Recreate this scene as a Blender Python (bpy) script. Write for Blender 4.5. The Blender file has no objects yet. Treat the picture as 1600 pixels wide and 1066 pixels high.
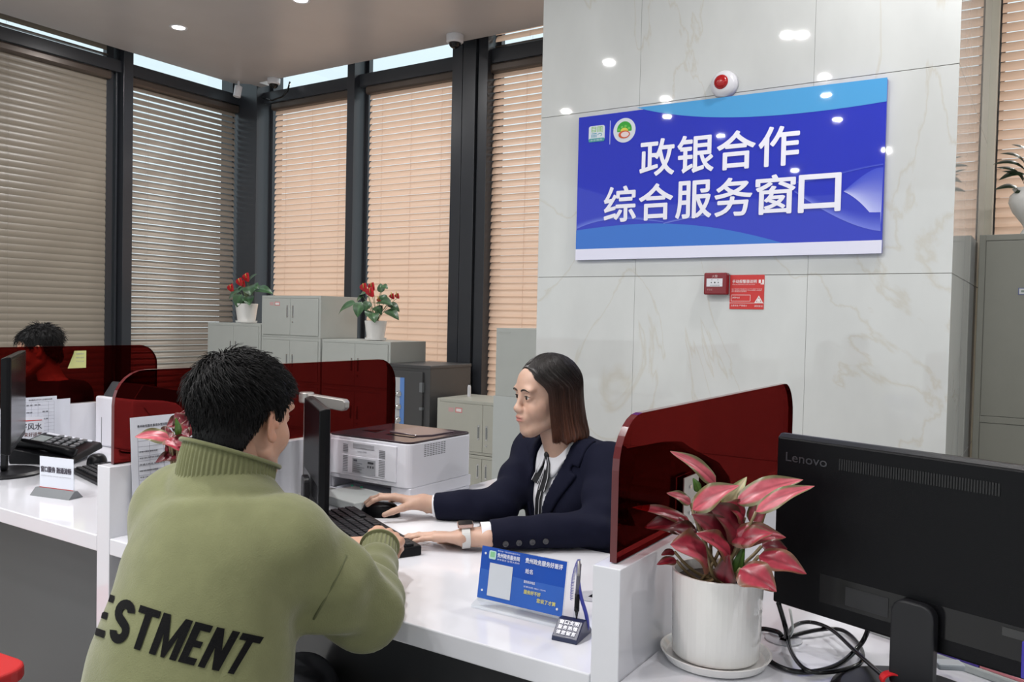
import bpy, math, random
import numpy as np
from mathutils import Matrix, Vector
random.seed(7); rng = np.random.default_rng(11)
SC = bpy.context.scene
COL = SC.collection

# ---------------------------------------------------------------- camera
FPX = 1298.4
YAW, PITCH, ROLL = math.radians(-32.93), math.radians(-1.585), math.radians(1.2425)
EYE = np.array([0.0, 0.0, 1.32])
_cy, _sy, _cp, _sp, _cr, _sr = math.cos(YAW), math.sin(YAW), math.cos(PITCH), math.sin(PITCH), math.cos(ROLL), math.sin(ROLL)
FWD = np.array([_sy*_cp, _cy*_cp, _sp]); _r = np.array([_cy, -_sy, 0.0]); _u = np.cross(_r, FWD)
RGT = _cr*_r + _sr*_u; UPV = -_sr*_r + _cr*_u
cam = bpy.data.cameras.new('camera'); cam.sensor_width = 36.0; cam.lens = FPX/1600*36.0; cam.clip_start = 0.02
camo = bpy.data.objects.new('camera', cam); COL.objects.link(camo)
M = Matrix([[RGT[i], UPV[i], -FWD[i], EYE[i]] for i in range(3)] + [[0, 0, 0, 1]])
camo.matrix_world = M
SC.camera = camo

# ---------------------------------------------------------------- world, sun, exposure
w = bpy.data.worlds.new('sky'); SC.world = w; w.use_nodes = True
_nt = w.node_tree; _bg = _nt.nodes['Background']
_tc = _nt.nodes.new('ShaderNodeTexCoord'); _sx = _nt.nodes.new('ShaderNodeSeparateXYZ'); _rp = _nt.nodes.new('ShaderNodeValToRGB')
_nt.links.new(_tc.outputs['Generated'], _sx.inputs[0]); _nt.links.new(_sx.outputs['Z'], _rp.inputs[0])
_rp.color_ramp.elements[0].position = 0.0; _rp.color_ramp.elements[0].color = (0.66, 0.72, 0.74, 1)
_rp.color_ramp.elements[1].position = 0.7; _rp.color_ramp.elements[1].color = (0.85, 0.95, 1.0, 1)
_e = _rp.color_ramp.elements.new(0.25); _e.color = (0.56, 0.66, 0.70, 1)
_nt.links.new(_rp.outputs[0], _bg.inputs['Color']); _bg.inputs['Strength'].default_value = 1.05
sun = bpy.data.lights.new('sun', 'SUN'); sun.energy = 2.0; sun.angle = math.radians(8); sun.color = (1.0, 0.95, 0.88)
suno = bpy.data.objects.new('sun', sun); COL.objects.link(suno)
suno.rotation_euler = Vector((-0.30, -0.80, -0.62)).to_track_quat('-Z', 'Y').to_euler()
SC.view_settings.view_transform = 'Standard'; SC.view_settings.look = 'None'
SC.view_settings.gamma = 1.0; SC.view_settings.use_curve_mapping = False
SC.view_settings.exposure = 0.50
LAMP_W = 12.5
SC.cycles.max_bounces = 8; SC.cycles.diffuse_bounces = 4; SC.cycles.glossy_bounces = 4; SC.cycles.transparent_max_bounces = 16
SC.cycles.sample_clamp_indirect = 4.0

# ---------------------------------------------------------------- measuring helpers: a sight line met with a real plane
def ray(x, y): return FWD + RGT*(x-800)/FPX - UPV*(y-533)/FPX
def atz(x, y, z): d = ray(x, y); return EYE + d*((z-EYE[2])/d[2])
def aty(x, y, Y): d = ray(x, y); return EYE + d*(Y/d[1])
def atx(x, y, X): d = ray(x, y); return EYE + d*(X/d[0])
def atd(x, y, dist): return EYE + ray(x, y)*dist

# ---------------------------------------------------------------- materials
MATS = {}
def mat(name, col=(.8, .8, .8), rough=.5, metal=0.0, spec=.5, coat=0.0, emit=0.0, vcol=False, noise=0.0, nscale=20.0,
        bump=0.0, bscale=200.0, trans=0.0, sheen=0.0, sss=0.0, stretch=None, alpha=1.0):
    if name in MATS: return MATS[name]
    m = bpy.data.materials.new(name); m.use_nodes = True; nt = m.node_tree; b = nt.nodes['Principled BSDF']
    b.inputs['Base Color'].default_value = (*col, 1); b.inputs['Roughness'].default_value = rough
    b.inputs['Metallic'].default_value = metal; b.inputs['Specular IOR Level'].default_value = spec
    b.inputs['Coat Weight'].default_value = coat; b.inputs['Transmission Weight'].default_value = trans
    b.inputs['Sheen Weight'].default_value = sheen
    if sss: b.inputs['Subsurface Weight'].default_value = sss; b.inputs['Subsurface Radius'].default_value = (.012, .004, .002); b.inputs['Subsurface Scale'].default_value = 1.0
    if emit: b.inputs['Emission Color'].default_value = (*col, 1); b.inputs['Emission Strength'].default_value = emit
    src = None
    if vcol:
        a = nt.nodes.new('ShaderNodeAttribute'); a.attribute_name = 'Col'; src = a.outputs['Color']
    if noise or bump:
        tc = nt.nodes.new('ShaderNodeTexCoord'); mp = nt.nodes.new('ShaderNodeMapping'); nt.links.new(tc.outputs['Object'], mp.inputs[0])
        if stretch: mp.inputs['Scale'].default_value = stretch
    if noise:
        n = nt.nodes.new('ShaderNodeTexNoise'); n.inputs['Scale'].default_value = nscale; n.inputs['Detail'].default_value = 5
        nt.links.new(mp.outputs[0], n.inputs[0])
        mr = nt.nodes.new('ShaderNodeMapRange'); mr.inputs[1].default_value = .3; mr.inputs[2].default_value = .7
        mr.inputs[3].default_value = 1-noise; mr.inputs[4].default_value = 1+noise
        nt.links.new(n.outputs['Fac'], mr.inputs[0])
        mx = nt.nodes.new('ShaderNodeVectorMath'); mx.operation = 'SCALE'
        if src: nt.links.new(src, mx.inputs[0])
        else: mx.inputs[0].default_value = col
        nt.links.new(mr.outputs[0], mx.inputs['Scale']); src = mx.outputs[0]
    if src: nt.links.new(src, b.inputs['Base Color'])
    if bump:
        n2 = nt.nodes.new('ShaderNodeTexNoise'); n2.inputs['Scale'].default_value = bscale; n2.inputs['Detail'].default_value = 3
        nt.links.new(mp.outputs[0], n2.inputs[0])
        bp = nt.nodes.new('ShaderNodeBump'); bp.inputs['Strength'].default_value = bump; bp.inputs['Distance'].default_value = .002
        nt.links.new(n2.outputs['Fac'], bp.inputs['Height']); nt.links.new(bp.outputs[0], b.inputs['Normal'])
    MATS[name] = m; return m

def mat_acrylic(name, tint, refl=.06):
    m = bpy.data.materials.new(name); m.use_nodes = True; nt = m.node_tree; nt.nodes.remove(nt.nodes['Principled BSDF'])
    out = nt.nodes['Material Output']; t = nt.nodes.new('ShaderNodeBsdfTransparent'); t.inputs[0].default_value = (*tint, 1)
    g = nt.nodes.new('ShaderNodeBsdfGlossy'); g.inputs['Roughness'].default_value = .02; g.inputs[0].default_value = (1, 1, 1, 1)
    fr = nt.nodes.new('ShaderNodeFresnel'); fr.inputs[0].default_value = 1.45; ge = nt.nodes.new('ShaderNodeNewGeometry'); iv = nt.nodes.new('ShaderNodeMath'); iv.operation = 'SUBTRACT'; iv.inputs[0].default_value = 1.0; nt.links.new(ge.outputs['Backfacing'], iv.inputs[1])
    ml = nt.nodes.new('ShaderNodeMath'); ml.operation = 'MULTIPLY'; nt.links.new(fr.outputs[0], ml.inputs[0]); nt.links.new(iv.outputs[0], ml.inputs[1])
    mx = nt.nodes.new('ShaderNodeMixShader'); nt.links.new(ml.outputs[0], mx.inputs[0]); nt.links.new(t.outputs[0], mx.inputs[1]); nt.links.new(g.outputs[0], mx.inputs[2])
    nt.links.new(mx.outputs[0], out.inputs[0]); MATS[name] = m; return m

def mat_slat(name, col, tcol, tw, rough=.35):
    """aluminium-look slat that lets some daylight glow through"""
    m = bpy.data.materials.new(name); m.use_nodes = True; nt = m.node_tree; b = nt.nodes['Principled BSDF']; out = nt.nodes['Material Output']
    b.inputs['Base Color'].default_value = (*col, 1); b.inputs['Roughness'].default_value = rough
    t = nt.nodes.new('ShaderNodeBsdfTranslucent'); t.inputs[0].default_value = (*tcol, 1)
    mx = nt.nodes.new('ShaderNodeMixShader'); mx.inputs[0].default_value = tw
    nt.links.new(b.outputs[0], mx.inputs[1]); nt.links.new(t.outputs[0], mx.inputs[2]); nt.links.new(mx.outputs[0], out.inputs[0])
    MATS[name] = m; return m

def mat_marble():
    m = mat('polished_marble', (.60, .60, .57), .032, spec=.5); nt = m.node_tree; b = nt.nodes['Principled BSDF']
    tc = nt.nodes.new('ShaderNodeTexCoord'); mp = nt.nodes.new('ShaderNodeMapping'); mp.inputs['Rotation'].default_value = (0.3, .9, 0.2)
    mp.inputs['Scale'].default_value = (1.0, 1.0, .45)
    nt.links.new(tc.outputs['Object'], mp.inputs[0])
    n = nt.nodes.new('ShaderNodeTexNoise'); n.inputs['Scale'].default_value = 1.5; n.inputs['Detail'].default_value = 8; n.inputs['Distortion'].default_value = .9
    nt.links.new(mp.outputs[0], n.inputs[0])
    r = nt.nodes.new('ShaderNodeValToRGB'); cr = r.color_ramp
    cr.elements[0].position = .494; cr.elements[0].color = (.60, .615, .605, 1); cr.elements[1].position = .506; cr.elements[1].color = (.60, .615, .605, 1)
    e = cr.elements.new(.50); e.color = (.555, .545, .50, 1)
    nt.links.new(n.outputs['Fac'], r.inputs[0])
    n2 = nt.nodes.new('ShaderNodeTexNoise'); n2.inputs['Scale'].default_value = 3.5; n2.inputs['Detail'].default_value = 4; nt.links.new(mp.outputs[0], n2.inputs[0])
    mr = nt.nodes.new('ShaderNodeMapRange'); mr.inputs[1].default_value = .3; mr.inputs[2].default_value = .7; mr.inputs[3].default_value = .93; mr.inputs[4].default_value = 1.06
    nt.links.new(n2.outputs['Fac'], mr.inputs[0])
    mx = nt.nodes.new('ShaderNodeVectorMath'); mx.operation = 'SCALE'; nt.links.new(r.outputs[0], mx.inputs[0]); nt.links.new(mr.outputs[0], mx.inputs['Scale'])
    nt.links.new(mx.outputs[0], b.inputs['Base Color']); return m

MARBLE = mat_marble()
CEIL = mat('ceiling_paint', (.50, .478, .48), .35, noise=.03, nscale=3)
FLOORM = mat('floor_tile', (.55, .54, .52), .12, noise=.05, nscale=4)
FRAME = mat('dark_aluminium', (.030, .033, .040), .30, metal=.0, spec=.5)
FRAME2 = mat('rail_brown', (.085, .066, .055), .28, metal=.3)
GLASSW = mat_acrylic('window_glass', (.97, .99, 1.0))
REDG = mat_acrylic('red_acrylic', (.40, .115, .11))
REDE = mat('red_acrylic_edge', (.10, .012, .014), .08, spec=.6)
CLEAR = mat_acrylic('clear_acrylic', (.93, .95, .96))
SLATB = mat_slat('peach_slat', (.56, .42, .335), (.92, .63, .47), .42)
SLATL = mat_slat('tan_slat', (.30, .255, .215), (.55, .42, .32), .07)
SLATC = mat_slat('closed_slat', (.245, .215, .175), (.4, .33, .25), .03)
WHITE = mat('white_lacquer', (.70, .705, .75), .12, coat=.3)
WHITE_S = mat('white_panel', (.68, .68, .72), .28)
DARKP = mat('dark_kick_panel', (.050, .050, .053), .18, noise=.05, nscale=2)
BLACK = mat('black_plastic', (.0035, .0035, .0045), .33, spec=.16, bump=.15, bscale=900)
BLACKG = mat('black_gloss', (.006, .006, .007), .14, spec=.35)
GREYP = mat('grey_plastic', (.16, .17, .18), .4)
LGREY = mat('light_grey_plastic', (.50, .53, .52), .38)
PRW = mat('printer_white', (.74, .74, .80), .35)
PRT = mat('printer_top', (.045, .030, .036), .16, spec=.4)
CABG = mat('cabinet_grey', (.42, .44, .42), .42, noise=.02, nscale=8)
CABO = mat('cabinet_olive', (.225, .225, .195), .35, noise=.02, nscale=8)
CABW = mat('cabinet_warm', (.42, .42, .37), .42, noise=.02, nscale=8)
CABDARK = mat('gap_dark', (.05, .05, .05), .6)
SAFE = mat('safe_grey', (.060, .060, .062), .42, bump=.25, bscale=500)
CHROME = mat('chrome', (.75, .76, .78), .18, metal=1)
SILVER = mat('silver_plastic', (.42, .405, .385), .30, metal=.5)
PAPER = mat('paper', (.68, .70, .77), .6)
INK = mat('ink', (.03, .03, .04), .7)
INKG = mat('grey_ink', (.30, .31, .36), .7)
POTW = mat('white_ceramic', (.78, .77, .75), .15, coat=.5)
SOIL = mat('soil', (.035, .025, .018), .9, noise=.4, nscale=90)
LEAF = mat('leaf', (1, 1, 1), .35, vcol=True, noise=.12, nscale=60)
VC = mat('printed', (1, 1, 1), .35, vcol=True)
VCG = mat('printed_gloss', (1, 1, 1), .022, vcol=True)
WTXT = mat('white_print', (.80, .80, .90), .3)
REDP = mat('red_plastic', (.20, .012, .018), .25)
REDS = mat('red_sign', (.56, .025, .022), .35)
CREAM = mat('cream_post', (.85, .80, .68), .4)

# ---------------------------------------------------------------- mesh builder
class MB:
    def __init__(s): s.v = []; s.f = []; s.c = []; s.mi = []; s.hascol = False
    def add(s, V, F, col=None, mi=0):
        o = len(s.v); V = [tuple(map(float, p)) for p in V]; s.v += V
        s.f += [tuple(i+o for i in f) for f in F]; s.mi += [mi]*len(F)
        if col is None: s.c += [(1, 1, 1)]*len(V)
        elif isinstance(col, tuple): s.c += [col]*len(V); s.hascol = True
        else: s.c += [tuple(map(float, q)) for q in col]; s.hascol = True
        return s
    def box(s, lo, hi, mi=0, R=None, col=None):
        (a, b, c), (d, e, f) = lo, hi
        V = [(a, b, c), (d, b, c), (d, e, c), (a, e, c), (a, b, f), (d, b, f), (d, e, f), (a, e, f)]
        if R is not None: V = [tuple(R @ Vector(p)) for p in V]
        return s.add(V, [(0, 3, 2, 1), (4, 5, 6, 7), (0, 1, 5, 4), (1, 2, 6, 5), (2, 3, 7, 6), (3, 0, 4, 7)], col, mi)
    def cbox(s, c, sz, mi=0, R=None, col=None):
        c = Vector(c); h = Vector(sz)/2
        if R is None: return s.box(c-h, c+h, mi, None, col)
        return s.box(-h, h, mi, Matrix.Translation(c) @ R.to_4x4(), col)
    def tube(s, pts, r, seg=8, mi=0, cap=True, col=None):
        pts = [np.array(p, float) for p in pts]; n = len(pts)
        rs = r if hasattr(r, '__len__') else [r]*n
        V = []; up = np.array([0, 0, 1.0]); prev = None
        for i, p in enumerate(pts):
            t = pts[min(i+1, n-1)]-pts[max(i-1, 0)]; t = t/(np.linalg.norm(t)+1e-12)
            if prev is None:
                a = np.cross(t, up)
                if np.linalg.norm(a) < 1e-3: a = np.cross(t, [1, 0, 0])
            else: a = prev-t*(prev@t)
            a = a/(np.linalg.norm(a)+1e-12); prev = a; b = np.cross(t, a)
            for k in range(seg):
                th = 2*math.pi*k/seg; V.append(p+rs[i]*(a*math.cos(th)+b*math.sin(th)))
        F = [(i*seg+k, i*seg+(k+1) % seg, (i+1)*seg+(k+1) % seg, (i+1)*seg+k) for i in range(n-1) for k in range(seg)]
        if cap: F += [tuple(range(seg-1, -1, -1)), tuple((n-1)*seg+k for k in range(seg))]
        return s.add(V, F, col, mi)
    def lathe(s, prof, c=(0, 0, 0), seg=32, mi=0, col=None, R=None):
        V = []; n = len(prof)
        for (r, z) in prof:
            for k in range(seg):
                th = 2*math.pi*k/seg; q = Vector((r*math.cos(th), r*math.sin(th), z))
                if R is not None: q = R @ q
                V.append((q[0]+c[0], q[1]+c[1], q[2]+c[2]))
        F = [(i*seg+k, i*seg+(k+1) % seg, (i+1)*seg+(k+1) % seg, (i+1)*seg+k) for i in range(n-1) for k in range(seg)]
        F += [tuple(range(seg-1, -1, -1)), tuple((n-1)*seg+k for k in range(seg))]
        return s.add(V, F, col, mi)
    def prism(s, poly, O, X, Y, N, t, mi=0, col=None):
        """polygon (x,y) in frame O,X,Y extruded from 0 to t along N"""
        O, X, Y, N = map(lambda q: np.array(q, float), (O, X, Y, N)); n = len(poly)
        V = [O+X*a+Y*b for a, b in poly]+[O+X*a+Y*b+N*t for a, b in poly]
        F = [tuple(range(n-1, -1, -1)), tuple(range(n, 2*n))]+[(i, (i+1) % n, n+(i+1) % n, n+i) for i in range(n)]
        return s.add(V, F, col, mi)
    def grid(s, G, mi=0, col=None, closed_u=False):
        """G[i][j] points"""
        n = len(G); m_ = len(G[0]); V = [p for row in G for p in row]
        F = [(i*m_+j, i*m_+(j+1) % m_, (i+1)*m_+(j+1) % m_, (i+1)*m_+j) for i in range(n-1) for j in range(m_ if closed_u else m_-1)]
        return s.add(V, F, col, mi)
    def sphere(s, c, r, seg=16, mi=0, col=None, R=None):
        rr = r if hasattr(r, '__len__') else (r, r, r)
        V = []; n = seg//2
        for i in range(n+1):
            ph = math.pi*i/n
            for k in range(seg):
                th = 2*math.pi*k/seg; q = Vector((rr[0]*math.sin(ph)*math.cos(th), rr[1]*math.sin(ph)*math.sin(th), rr[2]*math.cos(ph)))
                if R is not None: q = R @ q
                V.append((c[0]+q[0], c[1]+q[1], c[2]+q[2]))
        F = [(i*seg+k, (i+1)*seg+k, (i+1)*seg+(k+1) % seg, i*seg+(k+1) % seg) for i in range(n) for k in range(seg)]
        return s.add(V, F, col, mi)
    def merge(s, mesh, Mx, mi=0, col=None):
        V = [tuple(Mx @ v.co) for v in mesh.vertices]; F = [tuple(p.vertices) for p in mesh.polygons]
        return s.add(V, F, col, mi)
    def build(s, name, mats, parent=None, smooth=False, bevel=0.0, seg=2, angle=35, sub=0, loc=None, rot=None):
        me = bpy.data.meshes.new(name); me.from_pydata(s.v, [], s.f); me.validate()
        if not isinstance(mats, (list, tuple)): mats = [mats]
        for m in mats: me.materials.append(m)
        if len(me.polygons) == len(s.mi): me.polygons.foreach_set('material_index', s.mi)
        if s.hascol and len(me.vertices) == len(s.c):
            a = me.color_attributes.new('Col', 'FLOAT_COLOR', 'POINT')
            a.data.foreach_set('color', np.concatenate([np.array(s.c, float), np.ones((len(s.c), 1))], 1).ravel())
        o = bpy.data.objects.new(name, me); COL.objects.link(o)
        if parent: o.parent = parent
        if loc is not None: o.location = loc
        if rot is not None: o.rotation_euler = rot
        if smooth: me.polygons.foreach_set('use_smooth', [True]*len(me.polygons))
        if bevel:
            b = o.modifiers.new('bevel', 'BEVEL'); b.width = bevel; b.segments = seg; b.limit_method = 'ANGLE'; b.angle_limit = math.radians(angle)
            b.harden_normals = False
        if sub: q = o.modifiers.new('sub', 'SUBSURF'); q.levels = sub; q.render_levels = sub
        me.update(); return o

def thing(name, label, cat, loc=(0, 0, 0), rz=0.0, group=None):
    o = bpy.data.objects.new(name, None); COL.objects.link(o); o.location = loc; o.rotation_euler = (0, 0, rz)
    o.empty_display_size = .05; return tag(o, label, cat, group)
def tag(o, label, cat, group=None):
    o['label'] = label; o['category'] = cat
    if group: o['group'] = group
    return o
def struct(o, label=None):
    o['kind'] = 'structure'
    if label: o['label'] = label
    return o

_fc = {}
def text_mesh(body, bold=0.0, spacing=1.0):
    k = (body, bold, spacing)
    if k in _fc: return _fc[k]
    c = bpy.data.curves.new('lettering', 'FONT'); c.body = body; c.offset = bold; c.space_character = spacing; c.resolution_u = 4
    o = bpy.data.objects.new('lettering', c); COL.objects.link(o); bpy.context.view_layer.update()
    me = bpy.data.meshes.new_from_object(o.evaluated_get(bpy.context.evaluated_depsgraph_get()))
    bpy.data.objects.remove(o); _fc[k] = me; return me
def put_text(mb, body, O, X, Y, w=None, h=None, bold=0.0, spacing=1.0, mi=0, col=None, lift=.0006, center=False, shear=0.0):
    """text fitted in a w x h box whose lower left corner is O, running along X, up along Y"""
    me = text_mesh(body, 0.0, spacing); co = np.array([v.co[:] for v in me.vertices])
    if len(co) == 0: return
    lo, hi = co.min(0), co.max(0); sx, sy = hi[0]-lo[0], hi[1]-lo[1]
    if w is None: k = h/sy; kx = ky = k
    elif h is None: k = w/sx; kx = ky = k
    else: kx, ky = w/sx, h/sy
    O, X, Y = map(lambda q: np.array(q, float), (O, X, Y)); N = np.cross(X, Y); N /= np.linalg.norm(N)
    if center: O = O-X*(sx*kx/2)
    sh_ = [(0, 0)] if not bold else [(0, 0), (1, 0), (-1, 0), (0, 1), (0, -1), (.7, .7), (-.7, .7), (.7, -.7), (-.7, -.7)]
    for q, (sx_, sy_) in enumerate(sh_):
        V = [O+X*((p[0]-lo[0])*kx+sx_*bold*1.3*ky)+Y*((p[1]-lo[1])*ky+sy_*bold*1.3*ky)+N*(lift+.00002*q) for p in co]
        mb.add(V, [tuple(p.vertices) for p in me.polygons], col, mi)
# ================================================================ THE SETTING
CZ = 3.445                       # ceiling height
# floor
struct(MB().box((-9, -7, -.1), (7, 8, 0)).build('floor', FLOORM))
# ceiling slab with a fascia, stops short of the glazing
mb = MB(); mb.prism([(-6.45, -7), (7, -7), (7, 5.2), (-6.22, 5.2), (-6.22, 5.32), (-6.33, 5.32), (-6.33, 5.2), (-6.45, 5.1)], (0, 0, CZ), (1, 0, 0), (0, 1, 0), (0, 0, 1), .10)
struct(mb.build('ceiling', CEIL))
mb = MB(); mb.box((-6.9, -7, CZ+.55), (7, 5.9, CZ+.65)); struct(mb.build('ceiling', CEIL))
# hall walls out of the frame (right side, left front part)
struct(MB().box((6.9, -7, 0), (7, 6, CZ)).build('wall_right', WHITE_S))
# marble pier: tiles with joints
PY = 3.65; PX0 = float(aty(843, 300, PY)[0]); PX1 = float(aty(1492, 300, PY)[0])
Z1 = float(aty(1480, 427, PY)[2]); Z2 = float(aty(1480, 101.5, PY)[2]); TH = Z2-Z1
VX = [float(aty(993, 400, PY)[0]), float(aty(1266, 300, PY)[0])]
mb = MB(); g = .0013
zs = [0, Z1-TH, Z1, Z2, CZ]; zs = [z for z in zs]
xs = [PX0, VX[0], VX[1], PX1]
for i in range(len(zs)-1):
    for j in range(len(xs)-1):
        mb.box((xs[j]+(g*.4 if j else 0), PY, zs[i]+g), (xs[j+1]-(g*.4 if j < 2 else 0), PY+.02, zs[i+1]-g))
ys = [PY+.02, PY+.80, 5.335]
for i in range(len(zs)-1):
    for j in range(2):
        mb.box((PX1-.02, ys[j]+(g if j else 0), zs[i]+g), (PX1, ys[j+1]-g, zs[i+1]-g))
        mb.box((PX0, ys[j]+(g if j else 0), zs[i]+g), (PX0+.02, ys[j+1]-g, zs[i+1]-g))
wall = mb.build('wall_back', MARBLE, bevel=.0006, seg=1)
struct(wall)
mb = MB(); mb.box((PX0+.004, PY+.004, 0), (PX1-.004, 5.33, CZ)); mb.build('tile_joint', mat('joint', (.20, .19, .17), .7), parent=wall)

# ---- glazing. back wall plane y = 5.3 (fronts of the posts), left wall plane x = -6.55
BY = 5.3; LX = -6.55; WT = CZ+.5
def X_at(px, y=BY, py=300): return float(aty(px, py, y)[0])
def Y_at(px, x=LX, py=300): return float(atx(px, py, x)[1])
xc1 = X_at(402); xm0, xm1 = X_at(540), X_at(551); xk0, xk1 = X_at(703), X_at(757)
ym0, ym1 = Y_at(192), Y_at(207)
mb = MB(); mb.box((LX-.30, BY-.02, 0), (xc1, BY+.30, WT)); c1 = mb.build('trim_1', FRAME, bevel=.003); struct(c1)
mb = MB(); mb.box((xk0, BY, 0), (xk0+.10, BY+.16, WT)); mb.box((xk0+.112, BY-.01, 0), (xk1-.10, BY+.16, WT)); mb.box((xk1-.088, BY+.01, 0), (xk1, BY+.16, WT))
mb.box((xk0+.02, BY+.03, 0), (xk1-.02, BY+.2, WT)); struct(mb.build('trim_2', FRAME, bevel=.002))
# cream post beside the pier
p0 = float(aty(1545, 100, 5.4)[0]); p1 = float(aty(1560, 100, 5.4)[0])
struct(MB().box((p0, 5.36, 0), (p1, 5.50, WT)).build('trim_3', CREAM, bevel=.003))

def blind(name, O, X, N, w, z0, z1, pitch, width, tilt, sl, label, rail=True, seg=4, cords=True):
    """venetian blind: X runs along it, N points into the room; hangs from z1 down to z0"""
    O = np.array(O, float); X = np.array(X, float); N = np.array(N, float)
    t = thing(name, label, 'blind', tuple(O+np.array([0, 0, z0])))
    base = np.array([0, 0, -z0])
    mb = MB(); n = int((z1-z0-.01)/pitch)
    for i in range(n):
        zc = z1+.012-(i+.5)*pitch; G = []
        ti = tilt+random.uniform(-.03, .03)
        for a in (0, 1):
            row = []
            for k in range(seg+1):
                s_ = (k/seg-.5)*width; bow = .13*width*(1-(2*k/seg-1)**2)
                # s_>0 = inner edge; inner edge hangs down
                d = N*(s_*math.cos(ti)+bow*math.sin(ti))+np.array([0, 0, 1.0])*(-s_*math.sin(ti)+bow*math.cos(ti))
                row.append(X*(a*w)+d+np.array([0, 0, zc])+base)
            G.append(row)
        mb.grid(G)
    mb.build('slats', sl, t, smooth=True)
    if rail:
        mb = MB(); hh = .072
        prof = [(-.03, 0), (.045, .004), (.058, .018), (.058, hh-.014), (.045, hh), (-.03, hh)]
        mb.prism(prof, X*(-.01)+np.array([0, 0, z1-.005])+base, N, (0, 0, 1), X, w+.02); mb.build('headrail', FRAME2, t, bevel=.002)
    if cords:
        for q in (.16, .5, .84):
            mb = MB()
            for dn in (-.018, .018):
                mb.tube([X*(w*q)+N*dn+np.array([0, 0, z0+.03])+base, X*(w*q)+N*dn+np.array([0, 0, z1])+base], .0009, 4)
            mb.build('ladder_cord', sl, t)
    mb = MB(); mb.prism([(-.02, 0), (.02, 0), (.022, .012), (-.022, .012)], X*0+np.array([0, 0, z0])+base, N, (0, 0, 1), X, w); mb.build('bottom_rail', FRAME2, t)
    return t

def window(n, O, X, N, w, tr0, tr1, top=WT, post=True):
    """glazed bay: transom bar plus glass"""
    O = np.array(O, float); X = np.array(X, float); N = np.array(N, float); mb = MB()
    for (a, b) in ((0, .06), (tr0, tr1), (top-.05, top)):
        mb.prism([(-.14, a), (0, a), (0, b), (-.14, b)], O, N, (0, 0, 1), X, w)
    for q in (0, w-.03):
        mb.prism([(-.14, 0), (-.09, 0), (-.09, top), (-.14, top)], O+X*q, N, (0, 0, 1), X, .03)
    fr = mb.build('window_%d' % n, FRAME, bevel=.002); struct(fr)
    MB().prism([(-.125, .05), (-.12, .05), (-.12, top-.04), (-.125, top-.04)], O+X*.01, N, (0, 0, 1), X, w-.02).build('pane', GLASSW, fr)
    return fr
TR0, TR1 = 3.297, 3.405
nb = (0, -1, 0)
X1 = (1, 0, 0)
# back wall bays
window(1, (xc1, BY+.06, 0), X1, nb, xm0-xc1, TR0, TR1)
window(2, (xm1, BY+.06, 0), X1, nb, xk0-xm1, TR0, TR1)
window(3, (xk1, BY+.06, 0), X1, nb, PX0+.6-xk1, TR0, TR1)
window(4, (p1, BY+.06, 0), X1, nb, 2.2, 3.95, 4.0, top=4.05)
mb = MB(); mb.box((xm0, BY, 0), (xm1, BY+.16, WT)); struct(mb.build('trim_4', FRAME, bevel=.002))
# left wall bays
NL = (1, 0, 0); YD = (0, -1, 0)
mb = MB(); mb.box((LX-.14, ym0, 0), (LX, ym1, WT)); mb.box((LX-.13, ym0-.105, 0), (LX-.075, ym0-.045, WT)); mb.box((LX-.10, ym0-.03, 0), (LX-.06, ym0-.015, WT))
struct(mb.build('trim_5', FRAME, bevel=.002))
window(5, (LX-.03, ym1, 0), (0, 1, 0), NL, BY-ym1, TR0, TR1-.01)
window(6, (LX-.03, -1.0, 0), (0, 1, 0), NL, ym0+1.0, TR0, TR1-.01)
# blinds
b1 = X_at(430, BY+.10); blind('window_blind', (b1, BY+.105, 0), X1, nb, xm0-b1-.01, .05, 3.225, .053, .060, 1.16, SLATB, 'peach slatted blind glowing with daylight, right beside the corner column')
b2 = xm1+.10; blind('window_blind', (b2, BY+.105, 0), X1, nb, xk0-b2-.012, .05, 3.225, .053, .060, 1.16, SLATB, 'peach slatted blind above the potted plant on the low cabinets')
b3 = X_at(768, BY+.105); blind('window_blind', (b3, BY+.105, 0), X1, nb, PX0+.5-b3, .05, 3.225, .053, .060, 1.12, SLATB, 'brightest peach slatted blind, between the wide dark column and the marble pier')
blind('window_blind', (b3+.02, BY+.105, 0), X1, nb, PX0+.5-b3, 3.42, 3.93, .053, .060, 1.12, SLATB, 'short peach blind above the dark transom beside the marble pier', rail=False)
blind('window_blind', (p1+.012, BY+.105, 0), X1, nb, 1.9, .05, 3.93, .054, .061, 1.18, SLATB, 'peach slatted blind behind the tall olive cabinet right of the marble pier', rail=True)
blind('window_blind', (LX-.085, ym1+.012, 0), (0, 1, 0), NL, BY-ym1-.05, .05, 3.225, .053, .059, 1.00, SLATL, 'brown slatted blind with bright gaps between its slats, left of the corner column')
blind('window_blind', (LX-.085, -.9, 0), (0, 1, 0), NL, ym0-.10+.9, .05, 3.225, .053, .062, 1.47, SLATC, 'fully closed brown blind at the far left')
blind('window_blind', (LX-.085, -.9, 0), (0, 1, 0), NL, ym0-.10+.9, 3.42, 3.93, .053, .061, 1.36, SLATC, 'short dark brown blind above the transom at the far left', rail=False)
# ground outside
struct(MB().box((-30, -30, -.3), (30, 30, -.12)).build('ground', mat('paving', (.45, .45, .43), .8)))

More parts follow.
